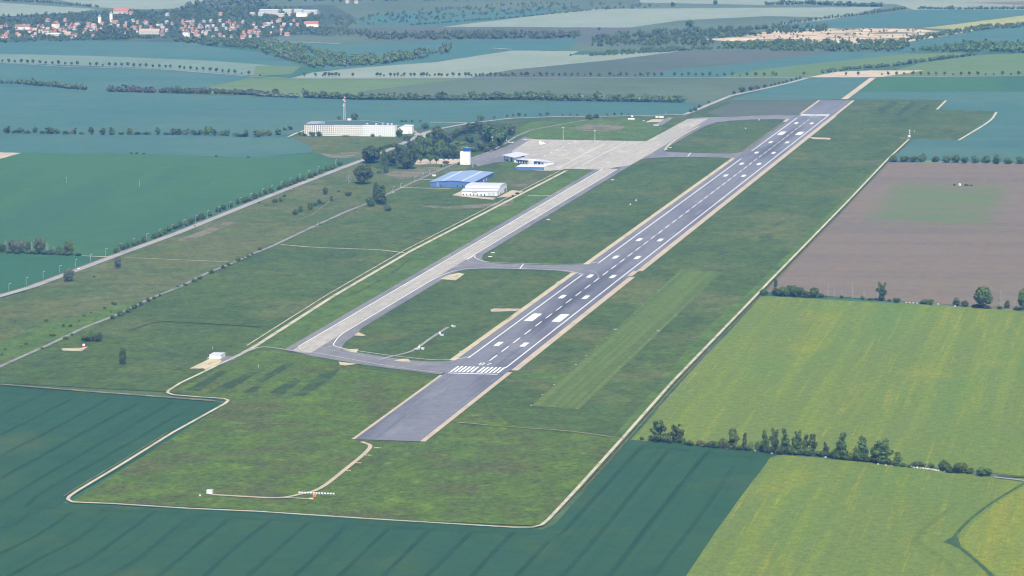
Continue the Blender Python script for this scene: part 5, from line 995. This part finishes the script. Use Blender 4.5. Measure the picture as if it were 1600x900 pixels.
def cabin(x, y, sx, sy, h, label, cat='cabin', roof='pale_metal', rz=0.0, name='equipment_cabin', wall='white_wall'):
    p = G(x, y); t = tag(empty(name, (p[0], p[1], 0), rz), label, cat); bx('wall', (sx/2, 0, h/2), (sx, sy, h), wall, t); bx('roof', (sx/2, 0, h+.12), (sx+.5, sy+.5, .25), roof, t); bx('door', (-.04, sy*.25, 1.05), (.1, 1.0, 2.1), 'grey_wall', t); return t
cabin(327, 773, 3.2, 4.0, 2.9, 'small white cabin at the end of the narrow track in the meadow', roof='white_metal')
p = G(312.5, 776); t = tag(empty('white_tank', (p[0], p[1], 0)), 'little white tank near the cabin in the meadow', 'tank'); MB().tube((0, 0, 0), (0, 0, 1.2), .7, .7, 10).build('drum', 'white_metal', t); MB().tube((0, 0, 1.2), (0, 0, 1.45), .7, .25, 10).build('cap', 'white_metal', t)
for k, (x, y) in enumerate(((590, 701), (575.5, 712.5), (559.5, 724.5), (543, 736.5))):
    p = G(x, y); t = tag(empty('approach_light_bar', (p[0], p[1], 0)), 'short row of five approach lights on low posts beside the sandy track', 'approach lights', 'approach light bars')
    MB().box((0, 0, .5), (.12, 4.6, .12)).build('bar', 'steel', t)
    for i in range(5): MB().tube((0, -2.1+1.05*i, 0), (0, -2.1+1.05*i, .5), .06).build('post', 'steel', t); MB().box((0, -2.1+1.05*i, .78), (.4, .42, .42)).build('lamp', 'yellow_lamp', t)
# white grass-strip markers
for i, (zx, zy) in enumerate(((190, 672), (265, 608), (330, 545), (400, 482), (465, 427), (530, 370), (592, 315), (708, 210), (765, 162), (820, 112), (872, 65), (920, 20), (480, 688), (545, 625), (610, 560), (675, 500), (738, 440), (797, 382), (855, 327), (965, 224), (1020, 173), (1070, 126), (1122, 77), (1170, 30), (120, 737), (193, 742), (265, 746), (337, 750), (410, 757))):
    p = G(800+zx/4, 450+zy/4); t = tag(empty('strip_marker', (p[0], p[1], 0)), 'small white marker board along the edge of the mown grass strip', 'marker', 'markers of the mown grass strip')
    MB().prism([(-.5, -.8, 0), (.5, -.8, 0), (0, -.8, .75)], (0, 0, 0), (0, 1.6, 0)).build('board', 'white_wall', t)
for zx, zy in ((648, 262), (915, 273)):
    p = G(800+zx/4, 450+zy/4); t = tag(empty('strip_marker', (p[0], p[1], 0)), 'wider white marker board at the middle of the mown grass strip', 'marker', 'wide markers of the mown grass strip'); MB().prism([(-.6, -1.7, 0), (.6, -1.7, 0), (0, -1.7, .9)], (0, 0, 0), (0, 3.4, 0)).build('board', 'white_wall', t)
# concrete-block stubs on the shoulder (sign pads) and taxiway signs
for x, y in ((770, 396), (766, 402), (1047, 231.5), (1041, 234), (957, 282), (857, 344)):
    p = G(x, y); t = tag(empty('taxi_sign', (p[0], p[1], 0)), 'low white taxiway sign board on the grass by the taxiway', 'sign', 'taxiway signs'); MB().box((0, 0, .75), (.35, 4.2, 1.0)).build('board', 'white_wall', t)
    for k in (-1.5, 1.5): MB().tube((0, k, 0), (0, k, .3), .08).build('foot', 'steel', t)
# glide path aerials in the grass by the turning loop, and by the far end
def aerial(x, y, H, label, n=3, striped=False):
    p = G(x, y); t = tag(empty('aerial_mast', (p[0], p[1], 0)), label, 'aerial mast')
    for i in range(6): MB().tube((0, 0, H*i/6), (0, 0, H*(i+1)/6), .28 if striped else .14, .28 if striped else .14, 6).build('mast_section', ('red_paint' if i % 2 else 'white_metal') if striped else 'white_metal', t)
    for i in range(n): MB().box((-.4, 0, H*(.45+.22*i)), (.5, 1.6, 1.0)).build('aerial_panel', 'white_wall', t)
aerial(655.3, 547.5, 5.5, 'short white aerial mast at the near end of the grass service road', 2); aerial(687.5, 525, 5.0, 'short white aerial mast halfway along the grass service road', 2); aerial(706.5, 511.5, 3.5, 'low white aerial post at the end of the grass service road', 1)
cabin(650.5, 547.2, 2.0, 3.4, 1.4, 'low wide white box on the track side of the near aerial mast', 'equipment box', name='equipment_box'); cabin(660, 547, 2.2, 2.6, 1.9, 'white box on the runway side of the near aerial mast', 'equipment box', name='equipment_box')
cabin(690.5, 525.5, 2.2, 2.6, 1.6, 'low white equipment box beside the middle aerial mast', 'equipment box', name='equipment_box'); cabin(709, 512, 2, 2.4, 1.4, 'low white equipment box at the far tip of the grass service road', 'equipment box', name='equipment_box')
aerial(1421.3, 214, 11.5, 'red and white glide-path mast beside the far perimeter track', 3, True); cabin(1420.4, 214.8, 3.5, 3.6, 2.9, 'white cabin at the foot of the red and white mast', roof='white_metal'); aerial(1428.7, 207.5, 4.2, 'thin white post behind the red and white mast', 0)
aerial(1040.5, 181, 7, 'tall thin white mast near the containers behind the apron', 0); aerial(1186, 189, 4, 'small white mast inside the far taxiway loop', 1); aerial(1165, 202, 3, 'low white aerial post inside the far taxiway loop', 1); aerial(985, 321, 3, 'low white aerial post in the grass beside the runway', 1); aerial(994, 315, 4, 'small white aerial mast in the grass beside the runway', 1)
aerial(332.5, 546.5, 3, 'thin white post behind the white shelter', 0); aerial(403.5, 575, 3, 'single thin white post in the striped turf', 0)
t = cabin(336, 561.5, 14, 10.5, 3.8, 'white flat-roofed shelter on the gravel pad by the perimeter track', 'shelter', 'pale_metal', 0, 'white_shelter'); bx('gate', (7, -5.3, 1.6), (5, .1, 3.0), 'grey_wall', t)
p = G(327.7, 571); t = tag(empty('windsock_mast', (p[0], p[1], 0)), 'white leaning windsock pole on the gravel pad', 'windsock'); MB().tube((0, 0, 0), (.3, 0, 7.2), .16, .1).build('pole', 'white_metal', t); MB().tube((.3, .2, 7.0), (.6, 2.4, 6.3), .42, .2, 8).build('sock', 'white_wall', t); MB().box((0, 0, .3), (1.2, 1.2, .6)).build('footing', 'white_wall', t)
# red and white trailer on the concrete pad
p = G(130.5, 543.5); t = tag(empty('red_tractor', (p[0], p[1], 0), .5), 'red and white vehicle parked on the pale concrete pad', 'tractor'); MB().box((0, 0, 1.5), (5.2, 2.3, 1.8), 0, 0, .92).build('body', 'red_paint', t); MB().box((-1.2, 0, 3.0), (2.2, 2.1, 1.5), 0, 0, .86).build('cab', 'white_wall', t)
for sx in (-1.7, 1.7):
    for sy in (-1.15, 1.15): MB().tube((sx, sy-.2, .7), (sx, sy+.2, .7), .7, .7, 12).build('wheel', 'dark_rubber', t)
# cars
def car(x, y, rz, mat, label, group=None):
    p = G(x, y); t = tag(empty('car', (p[0], p[1], .75), rz), label, 'car', group); b = MB(); b.box((0, 0, .62), (4.4, 1.8, .68), 0, 0, .95); b.build('body', mat, t)
    MB().box((-.2, 0, 1.2), (2.4, 1.6, .55), 0, 0, .78).build('cabin', 'window_dark', t)
    for sx in (-1.35, 1.35):
        for sy in (-.85, .85): MB().tube((sx, sy-.1, .32), (sx, sy+.1, .32), .32, .32, 10).build('wheel', 'dark_rubber', t)
car(304.5, 355, .45, 'car_blue', 'dark car driving alone past the tree row on the main road'); car(122.5, 421, .45, 'car_white', 'light car driving on the main road beside the street lamps')
for x in (751.5, 754, 756.5): car(x, 235.6, 1.5, 'car_white', 'white car parked in the short row beside the apron road', 'cars beside the apron road')
for i, x in enumerate((690, 693.5, 697, 700.5, 704, 708, 711)): car(x, 250.3, 1.6, ('car_white', 'car_blue', 'car_white', 'car_red')[i % 4], 'car parked under the trees of the tower car park', 'cars in the tower car park')
car(657, 209.6, .4, 'car_red', 'red car parked on the yard near the long white block'); car(648, 211, .4, 'car_white', 'white car parked on the yard near the long white block'); car(848.5, 257.5, .3, 'car_red', 'red car parked beside the low blue building')
car(614, 301.5, .5, 'car_white', 'white car on the old road below the blue hall'); car(679, 275.5, .5, 'car_white', 'white van-like car on the old road behind the blue hall')
# light aircraft and steps on the apron
def plane(x, y, rz, L, label):
    p = G(x, y); t = tag(empty('light_aircraft', (p[0], p[1], .7), rz), label, 'aircraft')
    f = MB(); f.tube((-L*.5, 0, 1.3), (-L*.2, 0, 1.45), .25, .62, 10); f.tube((-L*.2, 0, 1.45), (L*.12, 0, 1.5), .62, .62, 10); f.tube((L*.12, 0, 1.5), (L*.5, 0, 1.8), .62, .12, 10); f.build('fuselage', 'white_metal', t)
    MB().box((-L*.08, 0, 2.15), (1.5, L*1.25, .18)).build('wing', 'white_wall', t); MB().box((L*.45, 0, 1.85), (.8, L*.38, .1)).build('tailplane', 'white_wall', t); MB().prism([(L*.34, 0, 1.9), (L*.5, 0, 1.9), (L*.52, 0, 3.2), (L*.44, 0, 3.2)], (0, -.06, 0), (0, .06, 0)).build('fin', 'white_wall', t)
    for a, b in ((-L*.3, 0), (-L*.05, -1.1), (-L*.05, 1.1)): MB().tube((a, b-.1, .3), (a, b+.1, .3), .3, .3, 8).build('wheel', 'dark_rubber', t)
plane(798.5, 225, 1.2, 9, 'white light aircraft parked on the edge of the apron near the grove'); plane(820.5, 221, .4, 8, 'white light aircraft parked at the corner of the apron beside the grass')
p = G(846, 226.5); t = tag(empty('mobile_stairs', (p[0], p[1], .8)), 'white boxy passenger stairs vehicle standing on the open apron', 'stairs vehicle'); MB().box((0, 0, 1.6), (6, 5.0, 2.6)).build('body', 'white_wall', t); MB().box((0, 1.6, 4.0), (4.5, 2.4, 2.6)).build('upper_cabin', 'white_wall', t)
MB().prism([(-1, -2.5, .6), (-1, -7, .6), (-1, -7, .8), (-1, -2.5, 3.0)], (0, 0, 0), (2, 0, 0)).build('stairs', 'white_metal', t)
for sx in (-2, 2):
    for sy in (-2, 2): MB().tube((sx, sy-.2, .3), (sx, sy+.2, .3), .5, .5, 10).build('wheel', 'dark_rubber', t)
# fuel tank and containers behind the apron
p = G(986.5, 188); t = tag(empty('fuel_tank', (p[0], p[1], 0)), 'white horizontal fuel tank on the grass behind the apron', 'fuel tank'); MB().tube((0, 5, 1.9), (0, -5, 1.9), 1.5, 1.5, 14).build('drum', 'white_metal', t); 
for k in (-3, 3): MB().box((0, k, .4), (2.2, .6, .8)).build('saddle', 'grey_wall', t)
cabin(987.5, 183.5, 3, 3, 3.2, 'small white hut behind the horizontal fuel tank'); cabin(1026, 184.6, 3.5, 3.6, 3.2, 'smaller white container beside a long one behind the apron', 'container', name='container'); cabin(1033, 184.4, 3, 8, 3.0, 'long white container on the gravel yard behind the apron', 'container', name='container'); cabin(1025, 196.8, 4, 8, 1.6, 'low white ramp block at the end of a tarmac pad', 'ramp', name='ramp_block'); cabin(1005.5, 189.8, 2, 2.4, 1.6, 'tiny white box beside the gravel yard behind the apron', 'equipment box', name='equipment_box')
p = G(1499.5, 290.2); t = tag(empty('water_tank', (p[0], p[1], 0)), 'white tank standing among shrubs inside the ploughed field', 'tank'); MB().tube((0, 0, 0), (0, 0, 2.6), 1.5, 1.5, 12).build('drum', 'white_wall', t); MB().tube((0, 0, 2.6), (0, 0, 3.1), 1.5, .3, 12).build('cap', 'white_metal', t)
cabin(678, 276, 3, 4.5, 2.6, 'small white kiosk beside the old road behind the blue hall', 'kiosk', name='kiosk')
# boulders by the rapeseed hedgerow
for i, (x, y, s) in enumerate(((1424, 731.5, 2.2), (1428, 732, 1.8), (1433, 732.6, 2.4), (1438, 733, 1.6), (1442, 733.6, 2.3), (1446, 734, 2.2), (1450, 734.6, 2.5), (1454, 735, 2), (1458, 735.8, 2.4), (1462, 736.2, 2.1), (1466, 737, 2.2), (1476, 738, 1.4), (1527, 742.8, 2.8), (1531, 743, 2.2), (1535, 742.6, 2.4), (1068, 693.5, 2.0), (1137, 702.3, 1.8), (1155, 704, 1.4), (1180, 706, 2.2), (1186, 706.5, 2), (1206, 709.8, 1.8), (1372, 727, 2), (1384, 728.5, 1.8), (1394, 729.3, 1.6), (1416, 474, 2.4), (1421, 474.3, 2.6), (1427, 474.6, 2.2), (1433, 475, 2), (1466, 477, 2.6), (1492, 479.8, 2.4), (1238, 711.5, 1.6), (1290, 716, 1.8))):
    p = G(x, y); rng = np.random.default_rng(i); V, Fc = core_blobs(rng, [(0, 0, s*.25, s*.42, s*.5, s*.38)], 1.0, 7, 5)
    me = bpy.data.meshes.new('boulder'); me.from_pydata(V.tolist(), [], Fc); me.materials.append(MATS['stone']); me.update()
    tag(link('boulder', me, None, (p[0], p[1], .25)), 'pale boulder lying at the foot of the hedgerow', 'boulder', 'boulders along the hedgerows')
# ------------------------------------------------------------------ haze
hz = MB().box((2000, 0, 262), (40400, 40400, 526)).build('haze', 'paint'); hz['kind'] = 'stuff'; hz['label'] = 'pale blue haze in the air over the whole landscape'
m = bpy.data.materials.new('haze_air'); m.use_nodes = True; nt = m.node_tree; nt.nodes.clear()
out = nt.nodes.new('ShaderNodeOutputMaterial'); pv = nt.nodes.new('ShaderNodeVolumePrincipled'); nt.links.new(pv.outputs[0], out.inputs['Volume'])
pv.inputs['Color'].default_value = (0.11, 0.37, 1.0, 1); pv.inputs['Density'].default_value = 0.000029; pv.inputs['Anisotropy'].default_value = -0.35; pv.inputs['Absorption Color'].default_value = (1, 1, 1, 1)
hz.data.materials.clear(); hz.data.materials.append(m)
